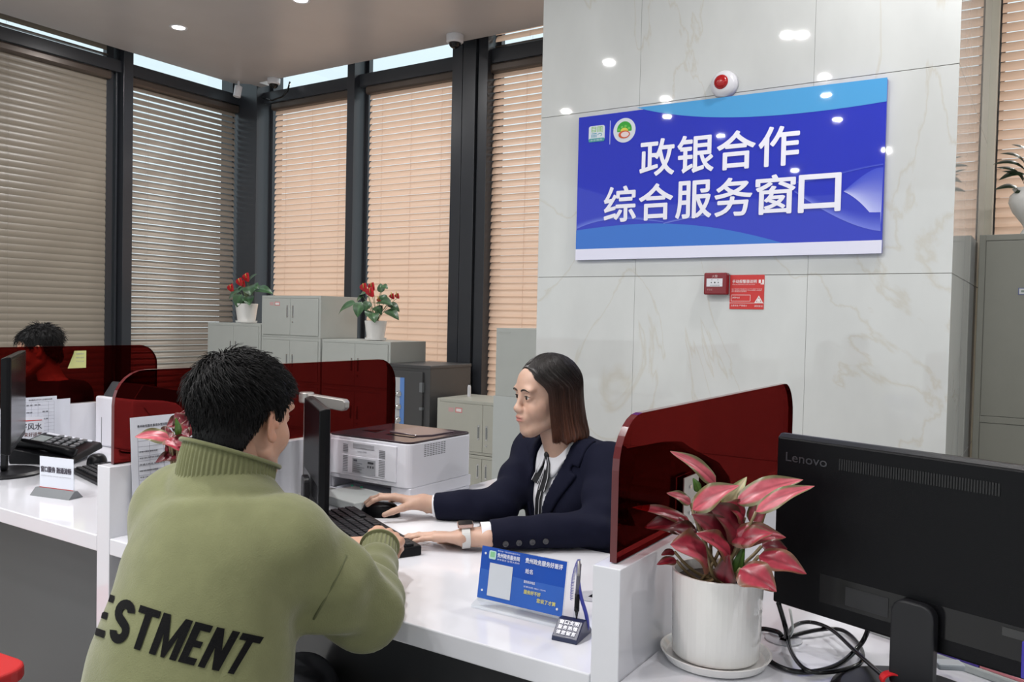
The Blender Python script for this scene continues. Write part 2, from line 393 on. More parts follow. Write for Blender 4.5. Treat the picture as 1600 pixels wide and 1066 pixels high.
# ================================================================ CEILING FITTINGS
LP = [(-5.565, 3.897), (-4.341, 3.975), (-3.124, 1.095), (-4.229, -.159), (-3.164, -.196), (-3.407, -.867), (-1.696, 1.055), (-1.603, 1.003),
      (-1.811, -.795), (-1.921, -1.805), (-3.221, -1.985), (-3.041, -4.53), (-1.70, -.157), (-1.739, -3.62), (1.2, 1.1), (1.2, -1.9), (3.0, -.2), (-5.0, 1.2), (-.35, 3.1), (.9, 3.0)]
LLAB = {0: 'lit round downlight in the ceiling, the left one of the two seen directly', 1: 'lit round downlight in the ceiling cut by the top edge of the picture'}
for i, (x, y) in enumerate(LP):
    lab = LLAB.get(i, 'lit round downlight in the hall ceiling seen only as a reflection')
    t = thing('ceiling_downlight', lab, 'downlight', (x, y, CZ), group=None if i < 2 else 'downlights of the hall ceiling')
    mb = MB(); mb.lathe([(.047, -.001), (.052, -.004), (.062, -.004), (.066, 0.0), (.066, .0005), (.047, .0005)]); mb.build('trim_ring', WHITE_S, t, smooth=True)
    l = bpy.data.lights.new('bulb', 'AREA'); l.shape = 'DISK'; l.size = .075; l.energy = LAMP_W; l.color = (1.0, .98, .97)
    lo = bpy.data.objects.new('bulb', l); COL.objects.link(lo); lo.parent = t; lo.location = (0, 0, -.004)
    mb = MB(); mb.lathe([(.0, -.0015), (.046, -.0015), (.046, 0), (0, 0)]); mb.build('lens', mat('lens_glow', (1, 1, 1), .4, emit=8.0), t)

def dome_camera(px, py, label, s=1.0, z=CZ):
    p = atz(px, py, z); t = thing('security_camera', label, 'camera', tuple(p))
    MB().lathe([(.0, -.052*s), (.048*s, -.052*s), (.056*s, -.045*s), (.058*s, 0), (0, 0)], seg=24).build('housing', WHITE_S, t, smooth=False, bevel=.002)
    mb = MB(); pr = [(0, -.088*s)]+[(.040*s*math.sin(a), -.052*s-.036*s*math.cos(a)) for a in np.linspace(.2, 1.57, 8)]; mb.lathe(pr, seg=24); mb.build('lens_dome', BLACKG, t, smooth=True)
dome_camera(711, 55, 'white dome camera with black lens on the ceiling above the wide dark column', 1.15)
dome_camera(428, 123, 'white dome camera with black lens on the ceiling at the glazed corner', 1.0)
p = aty(373, 122, 5.08); t = thing('motion_sensor', 'small white cylindrical sensor hanging from the ceiling left of the corner column', 'sensor', tuple(p))
p[2] = CZ
t.location = tuple(p)
MB().tube([(0, 0, 0), (0, 0, -.05)], .01, 10).build('bracket', WHITE_S, t)
MB().tube([(.0, 0, -.045), (-.005, -.015, -.145)], .034, 18).build('housing', WHITE_S, t, bevel=.004)
mb = MB(); q = [aty(409, 152, 5.29), aty(425, 157, 5.29), aty(441, 151, 5.30), aty(449, 143, 5.30), atz(453, 128, CZ)]; mb.tube(q, .008, 8); tag(mb.build('cable', BLACKG, smooth=True), 'black cable looping over the window transom beside the corner column', 'cable')

# ================================================================ SIGNS ON THE PIER
SY = PY-.022
def S(cx, cy, y=SY): return aty(860+cx/2.857, 90+cy/2.857, y)
sl = float(aty(902, 290, SY)[0]); sr = float(aty(1382, 260, SY)[0]); sb = float(aty(1377, 396, SY)[2]); st = float(aty(1387, 122, SY)[2])
t = thing('wall_sign', 'large glossy blue sign with two lines of white characters on the marble pier', 'sign', (sl, SY, sb))
SO = np.array([sl, SY, sb])
BLUE = (.026, .040, .50); CY = (.085, .36, .70); BL2 = (.035, .16, .58)
MB().box((0, 0, 0), (sr-sl, .021, st-sb), col=BLUE).build('board', VCG, t, bevel=.002)
def lay(pts, col, k, name):
    P = [S(a, b)-SO for a, b in pts]; P = [(min(max(p[0], 0.0), sr-sl), p[2]) for p in P]
    mb = MB(); mb.prism(P, (0, -.0005*k, 0), (1, 0, 0), (0, 0, 1), (0, -1, 0), .0004, col=col); return mb.build(name, VCG, t)
def curve(p0, p1, p2, p3, n=18):
    p0, p1, p2, p3 = map(np.array, (p0, p1, p2, p3)); return [tuple((1-s)**3*p0+3*s*(1-s)**2*p1+3*s*s*(1-s)*p2+s**3*p3) for s in np.linspace(0, 1, n)]
lay([(385, 224)]+curve((385, 224), (640, 290), (1000, 280), (1505, 195))+[(1508, 88)], CY, 1, 'cyan_band')
lay([(112, 862)]+[(114, 772)]+curve((114, 772), (350, 740), (620, 700), (1070, 838))+[(1070, 838)], BL2, 1, 'lower_band')
w_ = sr-sl
mb = MB(); zb = .055*(st-sb)/.72; mb.box((0, -.0016, 0), (w_, -.0008, zb), col=(.74, .74, .88)); mb.build('bottom_strip', VCG, t)
def swoosh(A, B, ca, cb, k):
    n = len(A); G = []; C = []
    m_ = 6
    for i in range(n):
        a = S(*A[i])-SO; b = S(*B[i])-SO; row = []
        for j in range(m_):
            s_ = j/(m_-1); p = a*(1-s_)+b*s_; row.append((min(max(p[0], 0), w_), -.0005*k, p[2])); C.append(tuple(np.array(ca)*(1-s_)**1.6+np.array(cb)*(1-(1-s_)**1.6)))
        G.append(row)
    MB().grid(G, col=C).build('printed_wave', VCG, t)
KS = [2]
swoosh(curve((1310, 598), (1400, 640), (1440, 720), (1474, 745)), curve((1310, 596), (1400, 520), (1440, 490), (1487, 490)), (.55, .58, .92), (.06, .09, .60), 1.6)
swoosh(curve((1090, 600), (1180, 660), (1330, 760), (1474, 775)), curve((1090, 590), (1220, 640), (1340, 700), (1474, 690)), (.16, .20, .72), BLUE, 1.8)
swoosh(curve((118, 765), (250, 700), (380, 720), (505, 735)), curve((118, 740), (250, 680), (380, 700), (505, 730)), (.14, .20, .70), BLUE, 2.0)
swoosh(curve((505, 742), (600, 720), (660, 710), (715, 700)), curve((505, 735), (600, 705), (660, 700), (715, 690)), (.20, .26, .75), BLUE, 2.2)
swoosh(curve((1100, 560), (1230, 545), (1340, 500), (1487, 478)), curve((1100, 550), (1230, 530), (1340, 490), (1487, 470)), (.10, .14, .66), BLUE, 2.4)
mb = MB()
def line(txt, xl, xr, yt, yb, bold):
    """each character in its own cell; corners read at left top"""
    n = len(txt)
    a = S(xl, (yt[0]+yb[0])/2)-SO; b = S(xr, (yt[1]+yb[1])/2)-SO
    tz = ((S(xl, yt[0])-SO)[2]+(S(xr, yt[1])-SO)[2])/2; bz = ((S(xl, yb[0])-SO)[2]+(S(xr, yb[1])-SO)[2])/2
    W_ = b[0]-a[0]; cw = W_/n
    for i, ch in enumerate(txt):
        put_text(mb, ch, (a[0]+cw*i+cw*.05, -.0032, bz), (1, 0, 0), (0, 0, 1), w=cw*.90, h=(tz-bz)*(1 if ch != '口' else .93), bold=bold)
line('政银合作', 395, 1120, (362, 312), (522, 485), .014)
line('综合服务窗口', 235, 1305, (572, 515), (728, 690), .014)
mb.build('lettering', WTXT, t)
# little emblems
mb = MB()
def rrect(x0, x1, y0, y1, r, n=5):
    P = []
    for cx, cy, a0 in ((x1-r, y1-r, 0), (x0+r, y1-r, 90), (x0+r, y0+r, 180), (x1-r, y0+r, 270)):
        for k in range(n+1): a = math.radians(a0+90*k/n); P.append((cx+r*math.cos(a), cy+r*math.sin(a)))
    return P
q0 = S(171, 380)-SO; q1 = S(244, 300)-SO
ex0, ez0, ex1, ez1 = q0[0], q0[2], q1[0], q1[2]; ew = ex1-ex0; eh = ez1-ez0
fr_ = ((0, 0, 0), (1, 0, 0), (0, 0, 1), (0, -1, 0))
def flat(poly, k, col): mb.prism(poly, (0, -.0005*k, 0), (1, 0, 0), (0, 0, 1), (0, -1, 0), .0004, col=col)
flat(rrect(ex0, ex1, ez0, ez1, ew*.13), 3, (.66, .72, .78))
flat(rrect(ex0, ex1, ez0, ez0+eh*.22, ew*.08), 4, (.07, .32, .34))
def bar(u0, u1, v0, v1, col): flat([(ex0+ew*u0, ez0+eh*v0), (ex0+ew*u1, ez0+eh*v0), (ex0+ew*u1, ez0+eh*v1), (ex0+ew*u0, ez0+eh*v1)], 4, col)
GR = (.25, .55, .10); TE = (.06, .30, .42)
for v in (.62, .72, .82, .90): bar(.18, .46, v, v+.035, GR)
for u in (.18, .43): bar(u, u+.035, .62, .92, GR)
for u in (.54, .63, .72, .82): bar(u, u+.04, .60-.05*(u == .82), .92, GR)
bar(.54, .86, .89, .93, GR)
bar(.18, .50, .50, .54, TE)
for u in (.18, .27, .36, .45): bar(u, u+.04, .28, .46, TE)
flat([(ex0+ew*(.70+.14*math.cos(a)), ez0+eh*(.42+.10*math.sin(a))) for a in np.linspace(-1.2, 3.4, 14)]+[(ex0+ew*(.70+.10*math.cos(a)), ez0+eh*(.42+.065*math.sin(a))) for a in np.linspace(3.4, -1.2, 14)], 4, TE)
put_text(mb, '多彩服务', (ex0+ew*.12, -.0022, ez0+eh*.05), (1, 0, 0), (0, 0, 1), w=ew*.76, h=eh*.12, col=(.55, .66, .70))
q = S(267, 335)-SO; flat([(q[0]-.0018, q[2]-.057), (q[0]+.0018, q[2]-.057), (q[0]+.0018, q[2]+.057), (q[0]-.0018, q[2]+.057)], 3, (.45, .5, .85))
q = S(331, 325)-SO; R_ = .058
def disc(cx, cz, r, k, col, a0=0, a1=2*math.pi, sy=1.0): flat([(cx+r*math.cos(a), cz+r*sy*math.sin(a)) for a in np.linspace(a0, a1, 36, endpoint=(a1-a0) < 6.2)], k, col)
disc(q[0], q[2], R_, 3, (.66, .70, .76)); disc(q[0], q[2]+.004, R_*.66, 4, (.05, .36, .05), -.25, math.pi+.25)
for a in (-.028, -.012, .006, .024): disc(q[0]+a, q[2]+.012+.008*math.cos(a*90), .0065, 5, (.16, .52, .10))
disc(q[0], q[2]-.010, .022, 5, (.70, .62, .10), .3, math.pi-.3); disc(q[0], q[2]-.020, .030, 6, (.62, .12, .05), sy=.62); disc(q[0]+.004, q[2]-.020, .021, 7, (.74, .62, .62), sy=.62)
mb.build('emblem', VCG, t)

# fire strobe above the sign
p = aty(1133, 133, PY); t = thing('fire_alarm_strobe', 'round white fire alarm with a red lens above the blue sign', 'fire alarm', tuple(p))
MB().lathe([(0, .045), (.035, .044), (.052, .034), (.060, .018), (.062, 0), (0, 0)], seg=36, R=Matrix.Rotation(math.radians(90), 3, 'X')).build('housing', WHITE_S, t, smooth=True)
MB().sphere((-.004, -.040, .004), (.033, .022, .033), 24).build('lens', mat('strobe_red', (.38, .01, .012), .15, bump=.4, bscale=120), t, smooth=True)
# manual call point
p = aty(1104, 461, PY); q = aty(1139, 429, PY-.04); W_ = .105
t = thing('fire_call_point', 'square dark red fire call point box with a white panel, left of the red notice', 'call point', (float(p[0]), PY, float(p[2])))
MB().box((0, -.042, 0), (W_, 0, .098)).build('housing', REDP, t, bevel=.006)
mb = MB(); mb.box((.014, -.0435, .036), (W_-.018, -.042, .072)); mb.build('panel', WHITE_S, t)
mb = MB()
for (u, v, s) in ((.052, .054, .0036), (.036, .054, .0026), (.068, .054, .0026), (.038, .066, .0016), (.066, .066, .0016)):
    mb.prism([(u+s*math.cos(a), v+s*math.sin(a)) for a in np.linspace(0, 6.28, 12, endpoint=False)], (0, -.0437, 0), (1, 0, 0), (0, 0, 1), (0, -1, 0), .0004)
for k in range(5): mb.box((.032+.009*k, -.0441, .0405), (.038+.009*k, -.0437, .0425))
mb.build('marking', INK, t)
mb = MB(); put_text(mb, '火警', (.038, -.0422, .076), (1, 0, 0), (0, 0, 1), w=.026, h=.012, col=(.65, .45, .45)); put_text(mb, 'FIRE', (.018, -.0422, .018), (1, 0, 0), (0, 0, 1), w=.024, h=.008, col=(.45, .2, .2)); mb.build('lettering', VC, t)
# red notice
p = aty(1140, 483, PY); x1 = float(aty(1194, 460, PY)[0]); z1 = float(aty(1194, 429.5, PY)[2]); w_ = x1-p[0]; h_ = z1-p[2]
t = thing('fire_notice', 'flat bright red notice with white printing on the marble beside the call point', 'notice', (float(p[0]), PY, float(p[2])))
MB().box((0, -.003, 0), (w_, 0, h_)).build('board', REDS, t)
mb = MB(); Wc = (.80, .74, .74)
def fl(u0, u1, v0, v1): mb.box((w_*u0, -.0036, h_*v0), (w_*u1, -.003, h_*v1), col=Wc)
put_text(mb, '手动报警器说明', (w_*.07, -.0032, h_*.76), (1, 0, 0), (0, 0, 1), w=w_*.71, h=h_*.10, bold=.01, col=Wc)
fl(.84, .90, .76, .86); fl(.90, .93, .72, .76); fl(.94, .99, .72, .86)
put_text(mb, 'FIRE ALARM BUTTON NOTICE', (w_*.07, -.0032, h_*.71), (1, 0, 0), (0, 0, 1), w=w_*.66, h=h_*.025, col=Wc)
for v, u in ((.575, .96), (.535, .95), (.50, .48)): put_text(mb, '按下按钮即可报警发生火灾时请按下按钮报警'[:int(20*u)], (w_*.05, -.0032, h_*v), (1, 0, 0), (0, 0, 1), w=w_*u*.93, h=h_*.025, col=Wc)
for (a, b, c, d) in ((.04, .61, .23, .24), (.04, .61, .41, .42), (.04, .05, .23, .42), (.60, .61, .23, .42), (.0, 1.0, .175, .185)): fl(a, b, c, d)
put_text(mb, '报警电话', (w_*.08, -.0032, h_*.315), (1, 0, 0), (0, 0, 1), w=w_*.22, h=h_*.045, col=Wc)
mb.prism([(w_*.73, h_*.19), (w_*.98, h_*.19), (w_*.855, h_*.40)], (0, -.003, 0), (1, 0, 0), (0, 0, 1), (0, -1, 0), .0005, col=Wc)
mb.prism([(w_*.775, h_*.215), (w_*.935, h_*.215), (w_*.855, h_*.35)], (0, -.0036, 0), (1, 0, 0), (0, 0, 1), (0, -1, 0), .0003, col=(.3, .08, .08))
mb.prism([(w_*.80, h_*.22), (w_*.91, h_*.22), (w_*.89, h_*.29), (w_*.855, h_*.32), (w_*.82, h_*.29)], (0, -.004, 0), (1, 0, 0), (0, 0, 1), (0, -1, 0), .0003, col=Wc)
put_text(mb, '消防安全', (w_*.73, -.0032, h_*.07), (1, 0, 0), (0, 0, 1), w=w_*.25, h=h_*.05, col=Wc)
put_text(mb, '注意安全 严禁烟火', (w_*.04, -.0032, h_*.08), (1, 0, 0), (0, 0, 1), w=w_*.48, h=h_*.05, col=Wc)
mb.build('print', VC, t)
# ================================================================ COUNTER AND PARTITIONS
CT = .76; FY = 1.162; RY = 1.797
PARTX = [(-1.965, -1.912), (-.592, -.544), (-3.350, -3.300), (.795, .843)]
PL = ['white partition with dark red screen standing left of the man in the green sweater', 'white partition with dark red screen beside the pink potted plant', 'white partition with dark red screen carrying a yellow sticky note', 'white partition with red screen right of the big black monitor, outside the picture']
def rounded(y0, y1, z0, z1, r, n=8):
    P = [(y0, z0)]
    P += [(y0+r-r*math.cos(a), z1-r+r*math.sin(a)) for a in np.linspace(0, math.pi/2, n)]
    P += [(y1-r+r*math.sin(a), z1-r+r*math.cos(a)) for a in np.linspace(0, math.pi/2, n)]
    return P+[(y1, z0)]
for i, (a, b) in enumerate(PARTX):
    t = thing('counter_partition', PL[i], 'partition', ((a+b)/2, FY, 0)); hw = (b-a)/2
    MB().box((-hw, 0, 0), (hw, 2.25-FY, .935)).build('panel', WHITE, t, bevel=.0015)
    sc = MB(); sc.prism(rounded(1.185-FY, 2.235-FY, .937, 1.168, .085), (-.006, 0, 0), (0, 1, 0), (0, 0, 1), (1, 0, 0), .012)
    o = sc.build('red_screen', [REDG, REDE], t)
    for p in o.data.polygons[2:]: p.material_index = 1
    o.data.polygons[2].material_index = 1
    mb = MB()
    for yy in (.30,): mb.box((.0062, yy, .88), (.0082, yy+.075, 1.03)); mb.box((-.0082, yy, .88), (-.0062, yy+.075, 1.03))
    mb.build('bracket', mat('brushed_steel', (.42, .41, .40), .35, metal=.7), t)
    mb = MB()
    for yy in (.30,):
        for dz in (.96, 1.01):
            mb.tube([(.008, yy+.03, dz), (.0105, yy+.03, dz)], .004, 10)
    mb.build('screw', CHROME, t)
# service counters: one per booth between two partitions
WL = ['glossy white service counter between the man in green and the clerk', 'glossy white service counter under the large black monitor and the pink plant', 'glossy white service counter carrying the desk phone and the small card holder', 'white service counter of the farthest booth on the left']
for i, (a, b) in enumerate(((-1.911, -.593), (-.543, .794), (-3.299, -1.966), (-4.69, -3.351))):
    w0 = b-a; t = thing('service_counter', WL[i], 'counter', (a, FY, 0))
    mb = MB(); mb.prism([(0, 0), (w0, 0), (w0, RY-FY), (.385, RY-FY), (.385, 2.55-FY), (.305, 2.55-FY), (.305, 2.23-FY), (0, 2.23-FY)], (0, 0, CT-.04), (1, 0, 0), (0, 1, 0), (0, 0, 1), .04)
    mb.build('top', WHITE, t, bevel=.0025)
    MB().box((0, .11, 0), (w0, .13, CT-.041)).build('front_panel', DARKP, t)
    MB().box((.345, RY+.02-FY, 0), (.365, 2.22-FY, CT-.041)).build('side_panel', WHITE_S, t)

# ================================================================ CABINETS
def handle(mb_, x, z, y, h=.075, w=.016):
    pass
def steel_cabinet(x0, x1, y0, y1, z0, z1, m, label, hz=.5, lock=True, sticker=0, group=None, gap=.5, name='steel_cabinet'):
    t = thing(name, label, 'cabinet', ((x0+x1)/2, y0, z0), 0, group); hw = (x1-x0)/2; D = y1-y0; Hh = z1-z0; f = .022
    mb = MB(); mb.box((-hw, .004, 0), (hw, D, Hh)); mb.box((-hw, 0, 0), (-hw+f, .004, Hh)); mb.box((hw-f, 0, 0), (hw, .004, Hh)); mb.box((-hw+f, 0, 0), (hw-f, .004, f*.8)); mb.box((-hw+f, 0, Hh-f), (hw-f, .004, Hh))
    mb.build('body', m, t, bevel=.0015)
    for s in (-1, 1):
        a, b = (-hw+f+.002, -.0015) if s < 0 else (.0015, hw-f-.002)
        MBd = MB().box((a, -.004, f*.8+.002), (b, .003, Hh-f-.002)); d = MBd.build('door', m, t, bevel=.0015)
        hx = (-.042 if s < 0 else .026); zc = Hh*hz
        mb = MB(); mb.box((hx, -.0065, zc-.05), (hx+.018, -.0040, zc+.05)); mb.build('handle', CHROME, d, bevel=.001)
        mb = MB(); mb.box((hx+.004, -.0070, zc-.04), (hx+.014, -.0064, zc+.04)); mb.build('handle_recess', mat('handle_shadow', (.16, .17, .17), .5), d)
        if s > 0 and lock: mb = MB(); mb.tube([(hx+.009, -.004, zc-.085), (hx+.009, -.010, zc-.085)], .008, 12); mb.build('lock', CHROME, d)
        if s < 0 and sticker:
            mb = MB(); mb.box((a+.08, -.0048, Hh*.76), (a+.125, -.0041, Hh*.84), col=(.55, .35, .35)); mb.box((a+.14, -.0048, Hh*.755), (a+.20, -.0041, Hh*.85), col=(.60, .22, .22)); mb.box((a+.148, -.0052, Hh*.775), (a+.192, -.0048, Hh*.83), col=(.75, .72, .72)); mb.build('sticker', VC, d)
    return t
CY0, CY1 = 4.75, 5.17
def Xc(px, y=CY0, py=500): return float(aty(px, py, y)[0])
def Zc(px, py, y=CY0): return float(aty(px, py, y)[2])
zD = Zc(556, 532); hD = zD/3
xB0, xB1 = Xc(409), Xc(501); xD0, xD1 = Xc(504), Xc(611)
hid = 'lower grey steel cabinet of the stacks along the windows, mostly hidden by the red screens'
for k in range(3):
    top = k == 2
    steel_cabinet(xB0, xB1, CY0, CY1, hD*k, hD*(k+1)-.001, CABG, 'grey two-door steel cabinet directly under the tallest stacked one' if top else hid, group=None if top else 'hidden lower cabinets', sticker=0)
    steel_cabinet(xD0, xD1, CY0, CY1, hD*k, hD*(k+1)-.001, CABG, 'grey two-door steel cabinet carrying the right-hand red-flowered plant' if top else hid, group=None if top else 'hidden lower cabinets')
steel_cabinet(xB0, xB1, CY0, CY1, zD, Zc(450, 462), CABG, 'topmost grey steel cabinet of the stacks, with a red sticker, beside the flower pots', sticker=1, hz=.62)
zA = Zc(366, 505); xA0, xA1 = Xc(325), xB0-.012
for k in range(3):
    steel_cabinet(xA0, xA1, CY0, CY1, zA/3*k, zA/3*(k+1)-.001, CABG, 'grey steel cabinet at the left end of the row, under the left flower pot' if k == 2 else hid, group=None if k == 2 else 'hidden lower cabinets')
# low warm-grey cabinet stack with a marker pen on top
ly0, ly1 = 4.70, 5.12; lx0 = Xc(686, 4.70); lx1 = lx0+.80; zl = Zc(686, 622, 4.7)
seam = Zc(720, 708, 4.7)
steel_cabinet(lx0, lx1, ly0, ly1, seam+.002, zl, CABW, 'low warm grey cabinet with a red sticker between the dark safe and the tall cabinet', sticker=1, hz=.42)
steel_cabinet(lx0, lx1, ly0, ly1, 0, seam-.002, CABW, 'bottom warm grey cabinet under the one with the red sticker, behind the printer', hz=.7)
# tall grey cabinet, two stacked units
tx0, tx1 = float(aty(775, 560, 4.2)[0]), PX0-.02+.62
ty = 4.2; zt = float(aty(775, 512, ty)[2]); zs_ = float(aty(775, 618, ty)[2]); tx1 = tx0+.62
def plain_cab(x0, x1, y0, y1, z0, z1, label, m):
    t = thing('steel_cabinet', label, 'cabinet', ((x0+x1)/2, y0, z0)); hw = (x1-x0)/2
    mb = MB(); mb.box((-hw, 0, 0), (hw, y1-y0, z1-z0)); mb.build('body', m, t, bevel=.003)
    mb = MB(); mb.box((-hw+.03, -.003, .03), (-.003, 0, z1-z0-.045)); d = mb.build('door', m, t, bevel=.001)
    mb = MB(); mb.box((.003, -.003, .03), (hw-.03, 0, z1-z0-.045)); d = mb.build('door', m, t, bevel=.001)
    return t
TALLM = mat('cabinet_pale', (.47, .50, .49), .4)
t1 = MB(); t1.box((0, 0, 0), (tx1-tx0, .42, zt-zs_-.002)); t1.box((.02, -.002, zt-zs_-.03), (.10, 0, zt-zs_-.024))
o = t1.build('steel_cabinet', CABG, loc=(tx0, ty, zs_), bevel=.003); tag(o, 'upper unit of the tall plain grey cabinet against the marble pier', 'cabinet')
o = MB().box((0, 0, 0), (tx1-tx0+.012, .425, zs_-.001)).build('steel_cabinet', TALLM, loc=(tx0-.012, ty-.004, 0), bevel=.003); tag(o, 'pale lower unit of the tall plain cabinet behind the clerk', 'cabinet')
# marker pen on the low cabinet
p = aty(733, 619, 4.95); t = thing('marker_pen', 'white marker pen with a black tip standing upright on the low cabinet', 'marker', (float(p[0]), 4.95, zl))
hm = float(aty(733, 600, 4.95)[2])-zl
MB().lathe([(.013, 0), (.013, hm*.75), (.009, hm*.9), (.009, hm*.92)], seg=16).build('barrel', WHITE_S, t, smooth=False)
MB().lathe([(.008, hm*.92), (.006, hm)], seg=12).build('tip', BLACK, t)
# safe
sy0 = 4.70; sx1 = Xc(672, sy0, 600); sx0 = xD1+.012; sz = Zc(660, 572, sy0)
t = thing('steel_safe', 'dark grey steel safe with a blue and silver lock strip behind the red screen', 'safe', ((sx0+sx1)/2, sy0, 0)); hw = (sx1-sx0)/2
mb = MB(); mb.box((-hw, 0, 0), (hw, .5, sz)); mb.box((-hw-.004, -.004, sz-.02), (hw+.004, .504, sz+.004)); mb.build('body', SAFE, t, bevel=.004)
d = MB().box((-hw+.03, -.022, .03), (hw-.055, -.001, sz-.045)).build('door', SAFE, t, bevel=.004)
zt0 = Zc(640, 591, sy0-.02); zt1 = Zc(640, 664, sy0-.02); xs0 = Xc(617, sy0-.02, 620)-(sx0+sx1)/2; xs1 = Xc(632, sy0-.02, 620)-(sx0+sx1)/2
mb = MB(); mb.box((xs0, -.0245, zt1-.05), ((xs0+xs1)/2+.005, -.0222, zt0), col=(.45, .46, .48)); mb.box(((xs0+xs1)/2+.005, -.0245, zt1-.05), (xs1, -.0222, zt0), col=(.12, .25, .58)); mb.build('lock_strip', VC, d)
for zz in (Zc(625, 615, sy0), Zc(625, 635, sy0), Zc(625, 655, sy0)):
    mb = MB(); mb.lathe([(.024, 0), (.024, .006), (.017, .010), (.014, .03), (.006, .034), (0, .034)], c=((xs0+xs1)/2-.002, -.024, zz), R=Matrix.Rotation(math.radians(90), 3, 'X'), seg=20); mb.build('lock_knob', CHROME, d, smooth=True)
for zz in (sz-.19, sz-.32): MB().box((hw-.075, -.03, zz), (hw-.05, -.002, zz+(.07 if zz > sz-.2 else .02))).build('hinge', GREYP, t, bevel=.002)
# tall olive cabinet at the right
ox0 = Xc(1526, CY0, 500); oz1 = Zc(1560, 366.5); t = thing('steel_cabinet', 'tall olive grey steel cabinet right of the marble pier with a white vase on top', 'cabinet', (ox0, CY0, 0)); W_ = .90
u0 = Zc(1540, 649.5); u1 = Zc(1540, 661.5); xo = Xc(1537)-ox0; zo = Zc(1545, 377)
mb = MB(); mb.box((0, .006, 0), (W_, .42, oz1)); 
for (a, b, c, d_) in ((0, xo-.003, 0, oz1), (W_-xo+.003, W_, 0, oz1), (xo-.003, W_-xo+.003, zo+.003, oz1), (xo-.003, W_-xo+.003, u1+.003, u0-.003), (xo-.003, W_-xo+.003, 0, .06)): mb.box((a, 0, c), (b, .0065, d_))
mb.build('body', CABO, t, bevel=.002)
for (a, b) in ((xo, W_/2-.002), (W_/2+.002, W_-xo)):
    for (c, d_) in ((u0, zo), (.063, u1)):
        d = MB().box((a, .001, c), (b, .0064, d_)).build('door', CABO, t, bevel=.001)
        if c == u0: 
            q = aty(1591, 455, CY0); xq = q[0]-ox0+(0 if a == xo else .3); mb = MB(); mb.box((xq-.0, -.002, q[2]-.018), (xq+.06, .0005, q[2]+.016), col=(.12, .14, .30)); mb.box((xq+.004, -.003, q[2]-.014), (xq+.056, -.0021, q[2]+.012), col=(.60, .62, .62)); mb.box((xq+.012, -.0035, q[2]-.006), (xq+.04, -.003, q[2]+.004), col=(.2, .25, .22)); mb.build('label_holder', VC, d)

# ================================================================ LEAF TOOLS
def leaf(mb, base, tip, w, n, bend=.15, fold=.25, cin=(.5, .1, .15), cout=(.2, .25, .1), rim=.82, seg=9, cross=6, tipsharp=1.0, wave=0.0, vein=None):
    base = np.array(base, float); tip = np.array(tip, float); ax = tip-base; L = np.linalg.norm(ax); ax /= L
    n = np.array(n, float); n = n-ax*(n@ax); n /= np.linalg.norm(n); s = np.cross(ax, n); G = []; C = []
    cin = np.array(cin); cout = np.array(cout); vein = cin*.75 if vein is None else np.array(vein)
    for i in range(seg+1):
        t = i/seg; wt = w*.5*(math.sin(math.pi*min(1, t**.62))**.8 if 0 < t < 1 else .0)+.0004
        cen = base+ax*(L*t)+n*(bend*L*(math.sin(math.pi*t)))
        row = []
        for j in range(cross+1):
            q = 2*j/cross-1
            p = cen+s*(q*wt)+n*(-abs(q)*wt*fold*1.0*(-1)+wave*wt*math.sin(7*t+3*q)*abs(q)); row.append(p)
            a = abs(q); c = cin if a < rim else cout
            if a < .1: c = vein
            k = .88+.24*rng.random(); C.append(c*k)
        G.append(row)
    mb.grid(G, col=C)
def bez(a, b, c, n=8):
    a, b, c = map(lambda q: np.array(q, float), (a, b, c)); return [(1-t)**2*a+2*t*(1-t)*b+t*t*c for t in np.linspace(0, 1, n)]

